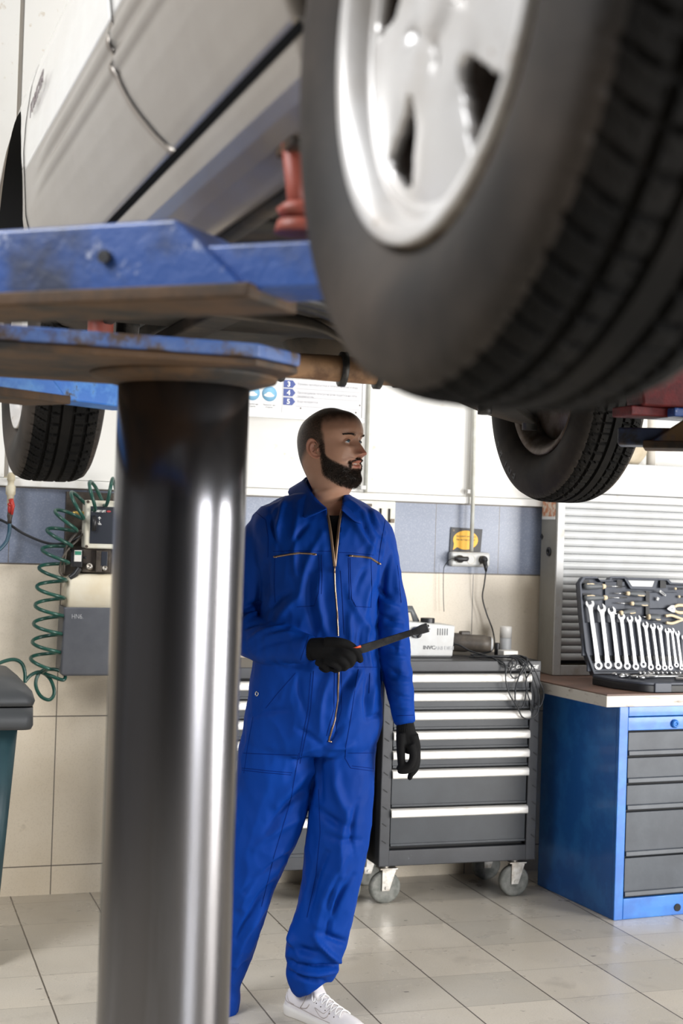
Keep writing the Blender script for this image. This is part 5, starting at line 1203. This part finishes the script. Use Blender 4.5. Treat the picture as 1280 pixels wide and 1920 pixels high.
# head frame in world: forward leaves towards picture right and a little to the camera
HF = (VS*math.sin(HPAN)+VD*math.cos(HPAN)); HR = V((HF.y, -HF.x, 0)).normalized()*-1   # placeholder sign fixed below
HR = VZ.cross(HF)*-1  # man's right is +? -> x axis lateral
HX = HF.cross(VZ)     # lateral axis (x of the head mesh)
HC = man_pt(619, 862, .015)  # ear-level pivot (z=.10 of the head)
HS = 1.055
def head_to_world(p, w=1.0):
    q = V(p)-V((0, -.01, .085))
    til = Matrix.Rotation(HTILT*w, 3, 'X'); q = til @ q
    q *= HS
    return HC+HX*q.x+HF*q.y+VZ*q.z
def hw_weight(z): return sstep(-.055, .004, z)
zs, NA_, rr_ = head_mesh()
body = MB(); NECK0 = man_pt(604, 945, -.005)
rows = []
for z, row in zip(zs, rr_):
    w_ = hw_weight(z); out = []
    for p in row:
        a = head_to_world(p, 1)
        # neck: upright column between shoulders and skull, facing more to the front
        ang = math.radians(35); F2 = VS*math.sin(ang)+VD*math.cos(ang); X2 = F2.cross(VZ)
        q = V(p)*HS; k = (z+.14)/.14
        nb = NECK0.lerp(V((HC.x, HC.y, NECK0.z))-HF*.012, min(1, max(0, k)))
        b_ = V((nb.x, nb.y, HC.z+(z-.085)*HS))+X2*q.x+F2*q.y*1.0
        out.append(b_.lerp(a, w_))
    rows.append(out)
SKIN_ROWS = rows
body.rings(rows, True)
nb_head = len(body.v)
# limbs and trunk of the same body under the clothes
b2 = MB(); torso_loft(b2, [(604, 930, 40, .05, 0)]+[(x, y, hw*.84, dp*.80, dt-.004) for x, y, hw, dp, dt in TORSO[1:]], 4)
for L_ in (LEGR, LEGL, ARMR, ARML): limb_loft(b2, [(x, y, hw*.72, dp*.70, dt) for x, y, hw, dp, dt in L_], 4)
t2 = b2.build('tmp', None); m2 = t2.modifiers.new('r', 'REMESH'); m2.mode = 'VOXEL'; m2.voxel_size = .014; m3 = t2.modifiers.new('s', 'SMOOTH'); m3.iterations = 4
bme = eval_mesh(t2); bpy.data.objects.remove(t2)
body.add([v.co.copy() for v in bme.vertices], [tuple(p.vertices) for p in bme.polygons], True)
# skin material: skin, shaved hair and stubble by a per-vertex mask
mk = bpy.data.materials.new('skin'); mk.use_nodes = True; Nn = mk.node_tree.nodes; Ll = mk.node_tree.links; bs = Nn['Principled BSDF']
bs.inputs['Roughness'].default_value = .42; bs.inputs['Subsurface Weight'].default_value = .12; bs.inputs['Subsurface Radius'].default_value = (.012, .005, .003); bs.inputs['Subsurface Scale'].default_value = .6
vc = Nn.new('ShaderNodeVertexColor'); vc.layer_name = 'mask'; se = Nn.new('ShaderNodeSeparateColor'); Ll.new(vc.outputs[0], se.inputs[0])
no = Nn.new('ShaderNodeTexNoise'); no.inputs['Scale'].default_value = 420; no.inputs['Detail'].default_value = 3; tcc = Nn.new('ShaderNodeTexCoord'); Ll.new(tcc.outputs['Object'], no.inputs['Vector'])
nl = Nn.new('ShaderNodeTexNoise'); nl.inputs['Scale'].default_value = 26; nl.inputs['Detail'].default_value = 5; Ll.new(tcc.outputs['Object'], nl.inputs['Vector'])
def MX(f, a, b):
    n = Nn.new('ShaderNodeMix'); n.data_type = 'RGBA'
    if isinstance(f, float): n.inputs[0].default_value = f
    else: Ll.new(f, n.inputs[0])
    for i, q_ in ((6, a), (7, b)):
        if isinstance(q_, tuple): n.inputs[i].default_value = (*q_, 1)
        else: Ll.new(q_, n.inputs[i])
    return n.outputs[2]
def MM(op, a, b):
    n = Nn.new('ShaderNodeMath'); n.operation = op; n.use_clamp = True
    for i, q_ in enumerate((a, b)):
        if isinstance(q_, float): n.inputs[i].default_value = q_
        else: Ll.new(q_, n.inputs[i])
    return n.outputs[0]
base = MX(nl.outputs[0], (.47, .25, .165), (.57, .33, .23))
base = MX(se.outputs[2], base, (.50, .16, .11))      # reddish parts: ears, nose, lips
hairf = MM('MULTIPLY', se.outputs[0], MM('ADD', MM('MULTIPLY', no.outputs[0], .9), .50))
base = MX(hairf, base, (.034, .021, .014))
base = MX(MM('MULTIPLY', se.outputs[1], .97), base, (.020, .012, .008))
Ll.new(base, bs.inputs['Base Color'])
bpn = Nn.new('ShaderNodeBump'); bpn.inputs['Strength'].default_value = .25; bpn.inputs['Distance'].default_value = .0006; Ll.new(no.outputs[0], bpn.inputs['Height']); Ll.new(bpn.outputs[0], bs.inputs['Normal'])
MATS['skin'] = mk
man = body.build('person', mk, None, smooth=True)
tag(man, 'bearded man in blue overalls and black gloves looking up and holding a black bar', 'person')
ca = man.data.color_attributes.new('mask', 'FLOAT_COLOR', 'POINT')
idx = 0; cols = np.zeros((len(man.data.vertices), 4)); cols[:, 3] = 1
def beard_mask(x, y, z):
    ax = abs(x)
    line = interp([(-.01, .10), (.004, .125), (.012, .108), (.022, .088), (.035, .076), (.055, .064), (.075, .050)], y)
    up = 1-sstep(line-.007, line+.006, z)
    lowz = -.008-.0*ax
    lb_ = interp([(-.01, .046), (.0, .038), (.02, .022), (.04, .006), (.06, -.006)], y); lo_ = sstep(lb_-.006, lb_+.008, z)
    fr_ = sstep(-.004, .012, y-.0) 
    m_ = up*lo_*fr_
    # sideburn
    m_ = max(m_, sstep(.0, .008, y)*(1-sstep(.016, .024, y))*sstep(.06, .07, z)*(1-sstep(.118, .150, z))*.8*sstep(.04, .06, ax))
    # moustache
    must = math.exp(-((z-(.0775-.010*(ax/.024)**2))/.0042)**2)*(1-sstep(.026, .031, ax))*sstep(.05, .07, y)
    side_ = math.exp(-((ax-.029)/.005)**2)*sstep(.045, .055, z)*(1-sstep(.068, .076, z))*sstep(.04, .06, y)
    # keep lips free
    lipsfree = 1-math.exp(-(ax/.021)**4)*math.exp(-((z-.0625)/.0135)**4)*sstep(.05, .07, y)
    soul = math.exp(-(ax/.008)**2)*math.exp(-((z-.045)/.006)**2)
    return min(1, max(m_*lipsfree, must, side_*.9, soul))
BM_ = []
for z, row in zip(zs, rr_):
    for p in row:
        x, y, zz = p; ax = abs(x)
        hl = .205-.10*sstep(.0, -.085, y)*1-.0  # hairline height by y
        # buzz cut cap: above forehead line and behind temples down to the nape
        jit = .006*noise.noise(V((x*60, y*60, zz*60)))
        capf = sstep(.168, .212, zz+.20*max(0, .035-y)+jit)
        capf = max(capf, sstep(.028, .006, y+jit)*(sstep(.105, .140, zz+.9*max(0, -.03-y)+.5*max(0, .0-y)*0) if y > -.075 else sstep(-.01, .03, zz)))
        bm_ = beard_mask(x, y, zz)
        red = .7*math.exp(-((ax)/.016)**2)*math.exp(-((zz-.092)/.014)**2)*sstep(.06, .08, y)
        red += 1.0*math.exp(-((ax/.023)**4))*(math.exp(-((zz-.0705)/.0042)**2)+math.exp(-((zz-.0550)/.0050)**2))*sstep(.06, .075, y)
        cols[idx, 0] = min(1, capf); cols[idx, 1] = bm_; cols[idx, 2] = min(1, red); BM_.append(bm_); idx += 1
ca.data.foreach_set('color', cols.ravel())
# eyes, lids, brows, ears, teeth, beard
_n = len(rr_[0]); _lv = [p for row in rr_ for p in row]; _lf = [(a*_n+b, a*_n+(b+1) % _n, (a+1)*_n+(b+1) % _n, (a+1)*_n+b) for a in range(len(rr_)-1) for b in range(_n)]
LBV = BVHTree.FromPolygons(_lv, _lf)
def ysurf(x, z):
    h_, n_, i_, d_ = LBV.ray_cast(V((x, .3, z)), V((0, -1, 0))); return h_.y if h_ else .08
hp = lambda x, y, z: head_to_world((x, y, z))
hd = lambda v: (head_to_world(v)-head_to_world((0, 0, 0)))
for s_ in (-1, 1):
    ec = V((.0305*s_, .0640, .1265))
    ey = MB().ball(hp(*ec), .0122*HS, 20).build('eye', 'eye_white', man, smooth=True)
    look = V((.10, .955, .28)).normalized()
    MB().lathe(head_to_world(ec+look*.0112), hd(look), [(.0058*HS, 0), (.0052*HS, .0012), (.003*HS, .0018), (.0, .002)], 20, cap=True).build('iris', 'iris', ey)
    MB().lathe(head_to_world(ec+look*.0126), hd(look), [(.0026*HS, 0), (.0, .0010)], 14).build('pupil', 'pupil', ey)
    up_e = [hp(ec.x+s_*dx_, .0640+math.sqrt(max(0, .0143**2-dx_**2-(.0056*(1-(dx_/.0128)**2)-.0012*dx_/.0128)**2))+.0004, .1265+.0056*(1-(dx_/.0128)**2)-.0012*dx_/.0128) for dx_ in np.linspace(-.0120, .0120, 13)]
    MB().tube(up_e, [.0004]+[.0009]*11+[.0004], 6).build('eyelashes', 'beard', man)
    br = MB(); rb = random.Random(5)
    for k in range(260):
        u_ = rb.random(); x = (.014+.036*u_)*s_; z = .1435+.0030*math.sin(u_*2.4)+rb.uniform(-.0022, .0022)*(1.1-u_*.6); y0 = .0905-.30*max(0, abs(x)-.012)**1.15-.0015
        y0 = ysurf(x, z)-.0002
        a = V((x, y0, z)); b = a+V((.006*s_, -.001, .0012+rb.uniform(-.001, .001))); br.tube([hp(*a), hp(*b)], [.0008, .0003], 3, cap=False)
    br.build('eyebrow', 'beard', man)
# snap brow hairs: (kept simple) ; ear
def ear(s_):
    mb = MB(); c = V((.0735*s_, -.014, .1135))
    def E(u, v, w): return hp(c.x+s_*w, c.y+u, c.z+v)
    # filled auricle: rows from the outer helix inwards to the concha
    base = []
    for k in range(40):
        a = 2*math.pi*k/40; u = -.001-.0175*math.cos(a+.0)*(1-.10*math.sin(a)); v = .030*math.sin(a); u -= .004*math.sin(a)
        if math.sin(a) < -.3: u += .006*(-math.sin(a)-.3)
        w = .0115-.0075*(u+.018)/.036*2; base.append((u, v, w))
    cu, cv = .004, -.003
    rws = []
    for f_, dw in ((.93, -.010), (1.0, -.004), (1.03, .000), (1.0, .0030), (.90, .0034), (.80, .0005), (.72, -.0022), (.62, -.0010), (.54, .0012), (.46, -.001), (.36, -.0065), (.2, -.0095), (.02, -.010)):
        rws.append([E(cu+(u-cu)*f_, cv+(v-cv)*f_*(1 if v > -.012 else (.95 if f_ < .9 else 1)), w+dw*(1 if v > -.019 else .45)) for u, v, w in base])
    mb.rings(rws, True)
    mb.ball(E(.0125, -.004, .002), (.0035, .0035, .0055), 10)
    e_ = mb.build('ear', 'skin', man, smooth=True)
    me_ = e_.data; ca_ = me_.color_attributes.new('mask', 'FLOAT_COLOR', 'POINT'); ca_.data.foreach_set('color', [0, 0, .40, 1]*len(me_.vertices))
for s_ in (-1, 1): ear(s_)
MB().rings([[hp(x, ysurf(0, .0625)+.0042-12*x*x+dy, .0638+.0045*(x/.024)**2+dz) for x in np.linspace(-.0165, .0165, 15)] for dy, dz in ((-.004, .0038), (.0, .0032), (.0006, .0), (-.002, -.0012))], False, closed=False).build('teeth', 'tooth', man, smooth=True)
MB().rings([[hp(x, ysurf(0, .0625)+.0006-12*x*x, .0618+.0045*(x/.024)**2+dz) for x in np.linspace(-.019, .019, 15)] for dz in (.0045, -.0026)], False, closed=False).build('mouth', 'mouth_dark', man, smooth=True)
# beard hairs
rb = random.Random(11); hb = MB()
cand = [(i, m_) for i, m_ in enumerate(BM_) if m_ > .25]
flat = [p for row in rr_ for p in row]; wflat = [p for row in rows for p in row]
cen = V((0, .01, .05))
for k in range(8500):
    i, m_ = cand[rb.randrange(len(cand))]
    if rb.random() > m_*1.2: continue
    p = flat[i]; n = V((p.x, p.y*1.0-.01, (p.z-.06)*.6)).normalized()
    base_ = wflat[i]+V((rb.uniform(-.001, .001), rb.uniform(-.001, .001), rb.uniform(-.001, .001)))
    chin = sstep(.045, -.01, p.z)*sstep(.03, .07, p.y); ln = (.0035+.0040*chin+.002*sstep(.07, .03, p.z))*rb.uniform(.6, 1.2)
    dv = (hd(n).normalized()*.75+VZ*-(.55+.1*chin)+V((rb.uniform(-.35, .35), rb.uniform(-.35, .35), rb.uniform(-.2, .2)))).normalized()
    mid = base_+dv*ln*.55+hd(n).normalized()*ln*.12
    hb.tube([base_-hd(n).normalized()*.0005, mid, base_+dv*ln], [.00042, .00036, .00012], 3, cap=False)
hb.build('beard', 'beard', man)

# ---- clothing children
ov = link(bpy.data.objects.new('overall', ome), man)
so = ov.modifiers.new('s', 'SOLIDIFY'); so.thickness = .0018; so.offset = -1
def cloth_strip(name, pts, wd, m, off=.0012, thick=.0010, parent=ov, step=3.0):
    P_ = []
    for (x0, y0), (x1, y1) in zip(pts, pts[1:]):
        L_ = math.hypot(x1-x0, y1-y0); n = max(1, int(L_/step))
        for k in range(n): P_.append((x0+(x1-x0)*k/n, y0+(y1-y0)*k/n))
    P_.append(pts[-1]); H = [on_cloth(x, y, off) for x, y in P_]; H = [h for h in H if h]
    if len(H) < 2: return None
    rg_ = []
    for i, (h, n) in enumerate(H):
        t = (H[min(i+1, len(H)-1)][0]-H[max(i-1, 0)][0]).normalized(); s = t.cross(n).normalized()
        rg_.append([h-s*wd/2-n*thick, h-s*wd/2+n*thick*.3, h+n*thick, h+s*wd/2+n*thick*.3, h+s*wd/2-n*thick])
    return MB().rings(rg_, True, smooth=False).build(name, m, parent)
seams = [[(512, 1034), (560, 1033), (621, 1034)], [(635, 1036), (665, 1037), (700, 1041)], [(515, 1046), (514, 1100), (516, 1130)], [(598, 1040), (599, 1080), (597, 1112), (589, 1136), (556, 1138)], [(603, 1040), (604, 1080), (602, 1114)],
         [(656, 1046), (657, 1085), (659, 1122), (667, 1137), (696, 1139)], [(653, 1046), (654, 1085), (655, 1124)], [(695, 1046), (697, 1100), (695, 1139)],
         [(655, 1250), (680, 1251), (708, 1251)], [(554, 1262), (520, 1300), (498, 1328)], [(588, 1258), (582, 1330), (573, 1380), (562, 1432)], [(583, 1262), (577, 1330), (568, 1380), (560, 1425)], [(456, 1412), (500, 1414), (560, 1416)], [(454, 1440), (500, 1445), (548, 1449)],
         [(454, 1444), (500, 1449), (546, 1453)], [(474, 1345), (464, 1400), (457, 1450)], [(672, 1255), (664, 1300), (657, 1350), (648, 1400), (647, 1422), (657, 1440), (700, 1446)], [(652, 1412), (700, 1412)], [(660, 1436), (700, 1441)], [(693, 1262), (692, 1300)],
         [(473, 955), (498, 975), (503, 1010), (502, 1045)], [(722, 975), (714, 1020), (708, 1060)], [(640, 1258), (640, 1330), (628, 1375)], [(627, 1258), (626, 1330), (612, 1380)], [(638, 1070), (642, 1130), (645, 1190)], [(560, 1412), (545, 1500), (515, 1600), (490, 1700)],
         [(597, 1480), (600, 1560), (592, 1640), (575, 1720)], [(578, 1193), (563, 1238)], [(743, 1342), (776, 1341)], [(745, 1060), (752, 1130)]]
for s_ in seams: cloth_strip('seam', s_, .0017, 'overall_seam', .0006, .0006)
def zipper(nm, pts, wd=.0052, off=.0016):
    z_ = cloth_strip(nm, pts, wd, 'zip_tape', off, .0012); cloth_strip('zip_teeth', pts, wd*.48, 'zip_metal', off+.0010, .0012, z_); return z_
zipper('zipper', [(627, 1062), (628, 1100), (632, 1150), (634, 1192)]); zipper('zipper', [(635, 1257), (633, 1310), (627, 1350), (620, 1375), (616, 1388)])
# free upper edges of the open zip
for pts_ in ([(611, 953), (616.5, 978), (620.5, 1005), (624, 1035), (627, 1062)], [(640.5, 955), (636, 978), (633, 1005), (630, 1035), (627.5, 1062)]):
    c_ = spline([man_pt(x, y, .112+.03*sstep(950, 1062, y)) for x, y in pts_], 8)
    hh = []
    for p in c_:
        x, y = proj(p); sg = -4 if pts_[0][0] < 625 else 4; o_ = on_cloth(x+sg, y, .002); hh.append(CP+ray(x, y)*((o_[0]-CP).dot(fwd)) if o_ else p)
    MB().tube(hh, .0022, 8, ry=.0045).build('zip_edge', 'zip_metal', ov)
for (x, y), a in (((627.5, 1068), 0), ((618, 1390), 1.3), ((588, 1039), 1.5), ((517, 1044), 1.5), ((657, 1042), 1.5), ((709, 1056), .9)):
    h = on_cloth(x, y, .005)
    if h:
        dv = VZ*-math.cos(a)+VS*math.sin(a)*(1 if x > 600 else -1); L_ = .020 if a == 0 else .011
        MB().tube([h[0]-dv*L_*.5, h[0], h[0]+dv*L_*.5], [.0028, .0034, .0024], 8, ry=.0018).build('zip_pull', 'zip_metal', ov, smooth=True)
zipper('pocket_zipper', [(516, 1044), (540, 1040), (560, 1037), (592, 1039)], .006); zipper('pocket_zipper', [(654, 1042), (680, 1044), (694, 1046), (711, 1057)], .006)
h = on_cloth(482, 1301, .002)
if h: MB().lathe(h[0], h[1], [(.0075, -.001), (.0075, .001), (.0045, .001), (.0045, -.001)], 20, cap=False).build('eyelet', 'chrome_dull', ov, smooth=True)
# black t-shirt seen in the open neck
tr = []
for y, xa, xb in ((964, 606, 646), (970, 606, 645), (985, 609, 643), (1005, 613, 640), (1030, 617, 637), (1066, 621, 634)):
    row = []
    for k in range(7):
        x = xa+(xb-xa)*k/6; c_ = .096+.030*sstep(950, 1060, y)+.006*math.sin(math.pi*k/6)
        row.append(man_pt(x, y+(3*math.sin(math.pi*k/6) if y < 968 else 0), c_))
    tr.append(row)
MB().rings(tr, False, closed=False).build('t_shirt', 'tee_black', man, smooth=True)
# collar: two folded wings and the stand behind the neck
def sheet(name, A, B, m='overall_blue', th=.0025, bulge=.006, parent=ov):
    n = 16; a_ = smooth_rows(A, 6); b_ = smooth_rows(B, 6); rows_ = []
    for j in range(7):
        t = j/6; row = []
        for k in range(n*2+1):
            u = k/(n*2); pa = a_[min(len(a_)-1, round(u*(len(a_)-1)))]; pb = b_[min(len(b_)-1, round(u*(len(b_)-1)))]
            p = [x+(y-x)*t for x, y in zip(pa, pb)]; row.append(man_pt(p[0], p[1], p[2]+bulge*math.sin(math.pi*t)))
        rows_.append(row)
    o = MB().rings(rows_, False, closed=False).build(name, m, parent, smooth=True); s = o.modifiers.new('s', 'SOLIDIFY'); s.thickness = th; s.offset = 0
    return o
sheet('collar', [(640, 905, -.06), (606, 893, -.075), (572, 896, -.035), (578, 915, .035), (594, 936, .080), (612, 953, .112)], [(655, 930, -.09), (606, 916, -.105), (543, 916, -.035), (550, 943, .055), (566, 966, .108), (577, 970, .125), (612, 955, .124)])
sheet('collar', [(612, 898, -.075), (640, 908, -.06), (643, 924, .0), (642, 938, .060), (640, 955, .108)], [(625, 920, -.10), (650, 926, -.07), (662, 946, .01), (671, 968, .075), (678, 981, .106), (664, 977, .118), (641, 957, .120)])
sheet('collar_stand', [(640, 908, -.055), (606, 895, -.07), (574, 899, -.03), (581, 918, .03), (597, 940, .074), (612, 955, .104)], [(640, 935, -.06), (606, 925, -.075), (568, 930, -.035), (575, 945, .035), (590, 962, .084), (613, 975, .11)], bulge=0)

# ---- gloves
def hand(name, parts, rootdir, cuff, vox=.0032):
    mb = MB()
    for pts_, rs in parts:
        P_ = [V(p) for p in pts_]; P2 = spline(P_, 5); R2 = []
        for i in range(len(P2)):
            f_ = i/(len(P2)-1)*(len(rs)-1); k = min(len(rs)-2, int(f_)); R2.append(rs[k]+(rs[k+1]-rs[k])*(f_-k))
        mb.tube(P2, R2, 14)
        mb.ball(P2[-1], R2[-1]*1.0, 12)
    t = mb.build('tmp', None); r = t.modifiers.new('r', 'REMESH'); r.mode = 'VOXEL'; r.voxel_size = vox; s = t.modifiers.new('s', 'SMOOTH'); s.iterations = 4
    me = eval_mesh(t); bpy.data.objects.remove(t); me.materials.clear(); me.materials.append(MATS['glove_black']); me.polygons.foreach_set('use_smooth', [True]*len(me.polygons))
    o = link(bpy.data.objects.new(name, me), man)
    # ribbed knit cuff
    (c0, r0_), (c1, r1_) = cuff; c0, c1 = V(c0), V(c1); ax = (c1-c0).normalized(); a = ax.orthogonal().normalized(); b = ax.cross(a); rws = []
    for j in range(9):
        f_ = j/8; c = c0.lerp(c1, f_); r_ = r0_+(r1_-r0_)*f_; rws.append([c+(a*math.cos(2*math.pi*k/120)+b*math.sin(2*math.pi*k/120)*.86)*(r_+.0011*(1 if (k//2) % 2 else -1)) for k in range(120)])
    MB().rings(rws, False).build('knit_cuff', 'glove_black', o)
    return o
M = man_pt
# hanging left hand
hand('glove', [([M(760, 1352, .06), M(763, 1375, .06), M(768, 1398, .06)], [.024, .028, .027]), ([M(756, 1352, .05), M(757, 1378, .055), M(758, 1392, .06)], [.022, .024, .020]), ([M(772, 1378, .07), M(778, 1402, .07)], [.020, .018]),
      ([M(752, 1376, .075), M(751, 1400, .085), M(752, 1425, .085), M(753, 1438, .08)], [.017, .0135, .0125, .0105]),                      # thumb
      ([M(770, 1396, .085), M(774, 1418, .09), M(768, 1434, .09), M(758, 1439, .088), M(748, 1440, .085)], [.013, .0115, .0105, .010, .009]),                      # index
      ([M(775, 1396, .070), M(779, 1420, .072), M(774, 1438, .075), M(762, 1445, .078), M(750, 1446, .078)], [.013, .0115, .011, .010, .009]),
      ([M(780, 1396, .055), M(782, 1420, .055), M(779, 1440, .055), M(770, 1452, .058)], [.0125, .011, .0105, .0095]),
      ([M(781, 1394, .040), M(782, 1418, .040), M(778, 1438, .042), M(771, 1450, .044), M(768, 1458, .046)], [.011, .010, .0095, .0090, .0085])],
     None, ((M(759, 1344, .06), .0255), (M(761, 1384, .06), .0275)))
# right hand closed around the bar
hand('glove', [([M(578, 1217, .19), M(600, 1217, .205), M(625, 1220, .215)], [.031, .034, .033]), ([M(600, 1230, .20), M(630, 1236, .21)], [.028, .026]), ([M(598, 1210, .20), M(635, 1212, .215)], [.024, .022]),
      ([M(610, 1204, .23), M(635, 1204, .245), M(655, 1210, .245), M(668, 1222, .240), M(675, 1237, .235)], [.016, .014, .0125, .012, .0105]),     # thumb over the bar, pointing down
      ([M(630, 1222, .235), M(648, 1226, .25), M(659, 1236, .245), M(656, 1246, .228), M(645, 1246, .212)], [.014, .0125, .012, .011, .0095]),
      ([M(622, 1230, .235), M(638, 1236, .25), M(648, 1244, .243), M(645, 1252, .228), M(635, 1250, .212)], [.014, .0125, .012, .011, .0095]),
      ([M(610, 1238, .230), M(624, 1244, .243), M(634, 1250, .236), M(630, 1256, .222), M(620, 1252, .208)], [.013, .012, .0115, .010, .009]),
      ([M(594, 1240, .215), M(606, 1247, .226), M(614, 1253, .220), M(610, 1256, .208), M(602, 1252, .196)], [.012, .011, .0105, .0095, .0085])],
     None, ((M(566, 1217, .18), .0345), (M(590, 1218, .197), .0335)))
# black bar tool
bar = empty('square_bar_tool', M(660, 1220, .225), 'long black bar tool with a squared head and orange mark, held in the mechanic\'s glove', 'tool')
def bar_pt(x, y, dt): return M(x, y, dt)-bar.location
a0, a1 = bar_pt(600, 1243, .215), bar_pt(784, 1182, .235); ax = (a1-a0).normalized(); sd = ax.cross(VD).normalized()
def sect_(c, h, d): return [c+sd*h/2-VD*d/2, c-sd*h/2-VD*d/2, c-sd*h/2+VD*d/2, c+sd*h/2+VD*d/2]
L_ = (a1-a0).length
MB().rings([sect_(a0, .016, .012), sect_(a0+ax*L_*.35, .021, .013), sect_(a0+ax*L_*.45, .025, .013), sect_(a0+ax*L_*.97, .017, .012)], True, smooth=False).build('bar', 'tool_black', bar, bevel=.002)
MB().rings([sect_(a0+ax*L_*.94, .018, .014), sect_(a0+ax*L_*.985, .021, .018), sect_(a0+ax*(L_+.012), .026, .024), sect_(a0+ax*(L_+.030), .027, .024)], True, smooth=False).build('bar_head', 'tool_black', bar, bevel=.003)
MB().cyl(a0+ax*(L_+.026), a0+ax*(L_+.034), .008).build('square_drive', 'chrome_dull', bar)
MB().cyl(a0+ax*(L_*.985)+sd*.012, a0+ax*(L_*.985)+sd*.020, .006).build('release_button', 'tool_black', bar)
c_ = bar_pt(668, 1213, .250); MB().rings([[c_+ax*(-.012)+sd*.003+VD*.0, c_+ax*(-.012)-sd*.001, c_+ax*(-.012)-sd*.001+VD*.006], [c_+ax*.013+sd*.006, c_+ax*.013-sd*.002, c_+ax*.013-sd*.001+VD*.006]], True).build('orange_mark', 'tool_orange', bar)

# ---- shoes
def shoe(heel, toe, parent, tongue_up=.13):
    heel, toe = V(heel), V(toe); d = (toe-heel); Ls = .315; d.normalize(); s = d.cross(VZ)
    F = lambda x, y, z: heel+d*x+s*y+VZ*z
    def outline(x):  # half width of the sole
        t = x/Ls
        return (.034*math.sqrt(max(0, 1-((.12-t)/.12)**2)) if t < .12 else .034+.013*sstep(.15, .62, t)-.002*math.sin((t-.12)*6) if t < .66 else .047*math.sqrt(max(0, 1-((t-.66)/.345)**2)))
    # upper: rings along the length
    H_ = [(0.0, .050), (.03, .076), (.10, .088), (.17, .092), (.25, .090), (.34, .100), (.42, .096), (.52, .080), (.62, .066), (.74, .055), (.86, .048), (.95, .040), (1.0, .026)]
    rings = []
    for i in range(41):
        t = .008+.984*i/40; x = t*Ls; w = outline(x)*.95+.0; h = interp([(a, b) for a, b in H_], t); row = []
        for k in range(24):
            a = 2*math.pi*k/24; cy, sz = math.cos(a), math.sin(a)
            yy = w*math.copysign(abs(cy)**.85, cy)*(1 if sz < 0 else (1-.30*sz**2*sstep(.2, .45, t)-.16*sz**2)); zz = .024+(h-.024)*(max(0, sz)**.8) if sz > 0 else .024
            row.append(F(x, yy, zz))
        rings.append(row)
    up = MB().rings(rings, True).build('shoe', 'shoe_white', parent, smooth=True)
    up.modifiers.new('s', 'SUBSURF').levels = 1
    sr = []
    NS_ = 64; pl_ = []
    for k in range(NS_):
        a = 2*math.pi*k/NS_; t = .5-.5*math.cos(a); x = t*Ls; pl_.append((x, outline(min(max(x, .001), Ls-.001))*(1 if a < math.pi else -1)))
    for z, g in ((.0, .97), (.004, 1.03), (.018, 1.04), (.027, 1.0)):
        sr.append([F((x-Ls*.5)*(1+(g-1)*.5)+Ls*.5, y*g, z+.006*sstep(.80, 1.0, x/Ls)*(1 if z < .01 else .5)+(.006*(1-sstep(0, .3, x/Ls)) if z > .01 else 0)) for x, y in pl_])
    MB().rings(sr, True).build('sole', 'shoe_sole', up, smooth=True)
    # tongue
    MB().rings([[F(x+.006*math.cos(a)*1.2, .024*math.sin(a)*w_, z+.008*math.cos(a)) for a in [2*math.pi*k/16 for k in range(16)]] for x, z, w_ in ((.155, .066, .9), (.135, .090, 1.0), (.118, .112, 1.0), (.108, .126, .85), (.106, .130, .5))], True).build('tongue', 'shoe_white', up, smooth=True)
    bvu = BVHTree.FromPolygons([v.co.copy() for v in up.data.vertices], [tuple(p.vertices) for p in up.data.polygons])
    def side(x, z, sg, off=.0012):  # point on the flank at length x, height z
        o_ = F(x, .12*sg, z); h, n, i, dd2 = bvu.ray_cast(o_, -s*sg); return (h+s*sg*off) if h else F(x, outline(x)*sg, z)
    def topp(x, y, off=.003):
        o_ = F(x, y, .3); h, n, i, dd2 = bvu.ray_cast(o_, -VZ); return (h+VZ*off) if h else F(x, y, .09)
    # laces
    for k in range(6):
        x0 = .128+.019*k; w_ = .021+.0008*k
        for q in (-1, 1):
            MB().tube(spline([topp(x0, -w_*q, .001), topp(x0+.006, -w_*.4*q, .005), topp(x0+.012, w_*.4*q, .006), topp(x0+.018, w_*q, .001)], 4), .0026, 6, ry=.0016).build('lace', 'lace_white', up, smooth=True)
    for q in (-1, 1): MB().tube(spline([topp(.128, .004*q, .006), topp(.122, .016*q, .014), topp(.135, .030*q, .010), topp(.142, .026*q, .004), topp(.130, .006*q, .008)], 5), .0020, 6).build('lace', 'lace_white', up, smooth=True)
    for k in range(6):
        for q in (-1, 1):
            p = topp(.130+.019*k, (.026+.0010*k)*q, .0006); MB().ball(p, .0019, 8).build('lace_hole', 'nut_dark', up)
    # stitched lines and the curved check mark on both flanks
    for q in (-1, 1):
        for pts_ in ([(.012, .052), (.03, .045), (.07, .040), (.115, .037), (.16, .034), (.22, .030)], [(.105, .080), (.10, .06), (.088, .040)], [(.088, .040), (.115, .046), (.125, .060)], [(.018, .072), (.035, .050), (.06, .043)]):
            c2_ = spline([side(x, z, q) for x, z in pts_], 5); MB().tube(c2_, .0009, 6).build('stitch_line', 'shoe_line', up)
        ck = [(.105, .040), (.120, .034), (.150, .036), (.195, .052), (.150, .046), (.128, .046), (.118, .058), (.110, .052), (.105, .040)]
        MB().tube(spline([side(.24-x*.62+.03, z+.004, q) for x, z in ck], 4), .0009, 6).build('check_mark', 'shoe_line', up)
    return up
hl = at_z(537, 1896, 0)
dsh = V((.053, -.119, 0)).normalized(); dsh = (dsh+VS*.14).normalized()
shoe(hl, hl+dsh, man)
h2 = at_z(392, 1898, 0)
shoe(h2, h2+(VD*.9-VS*.15), man)
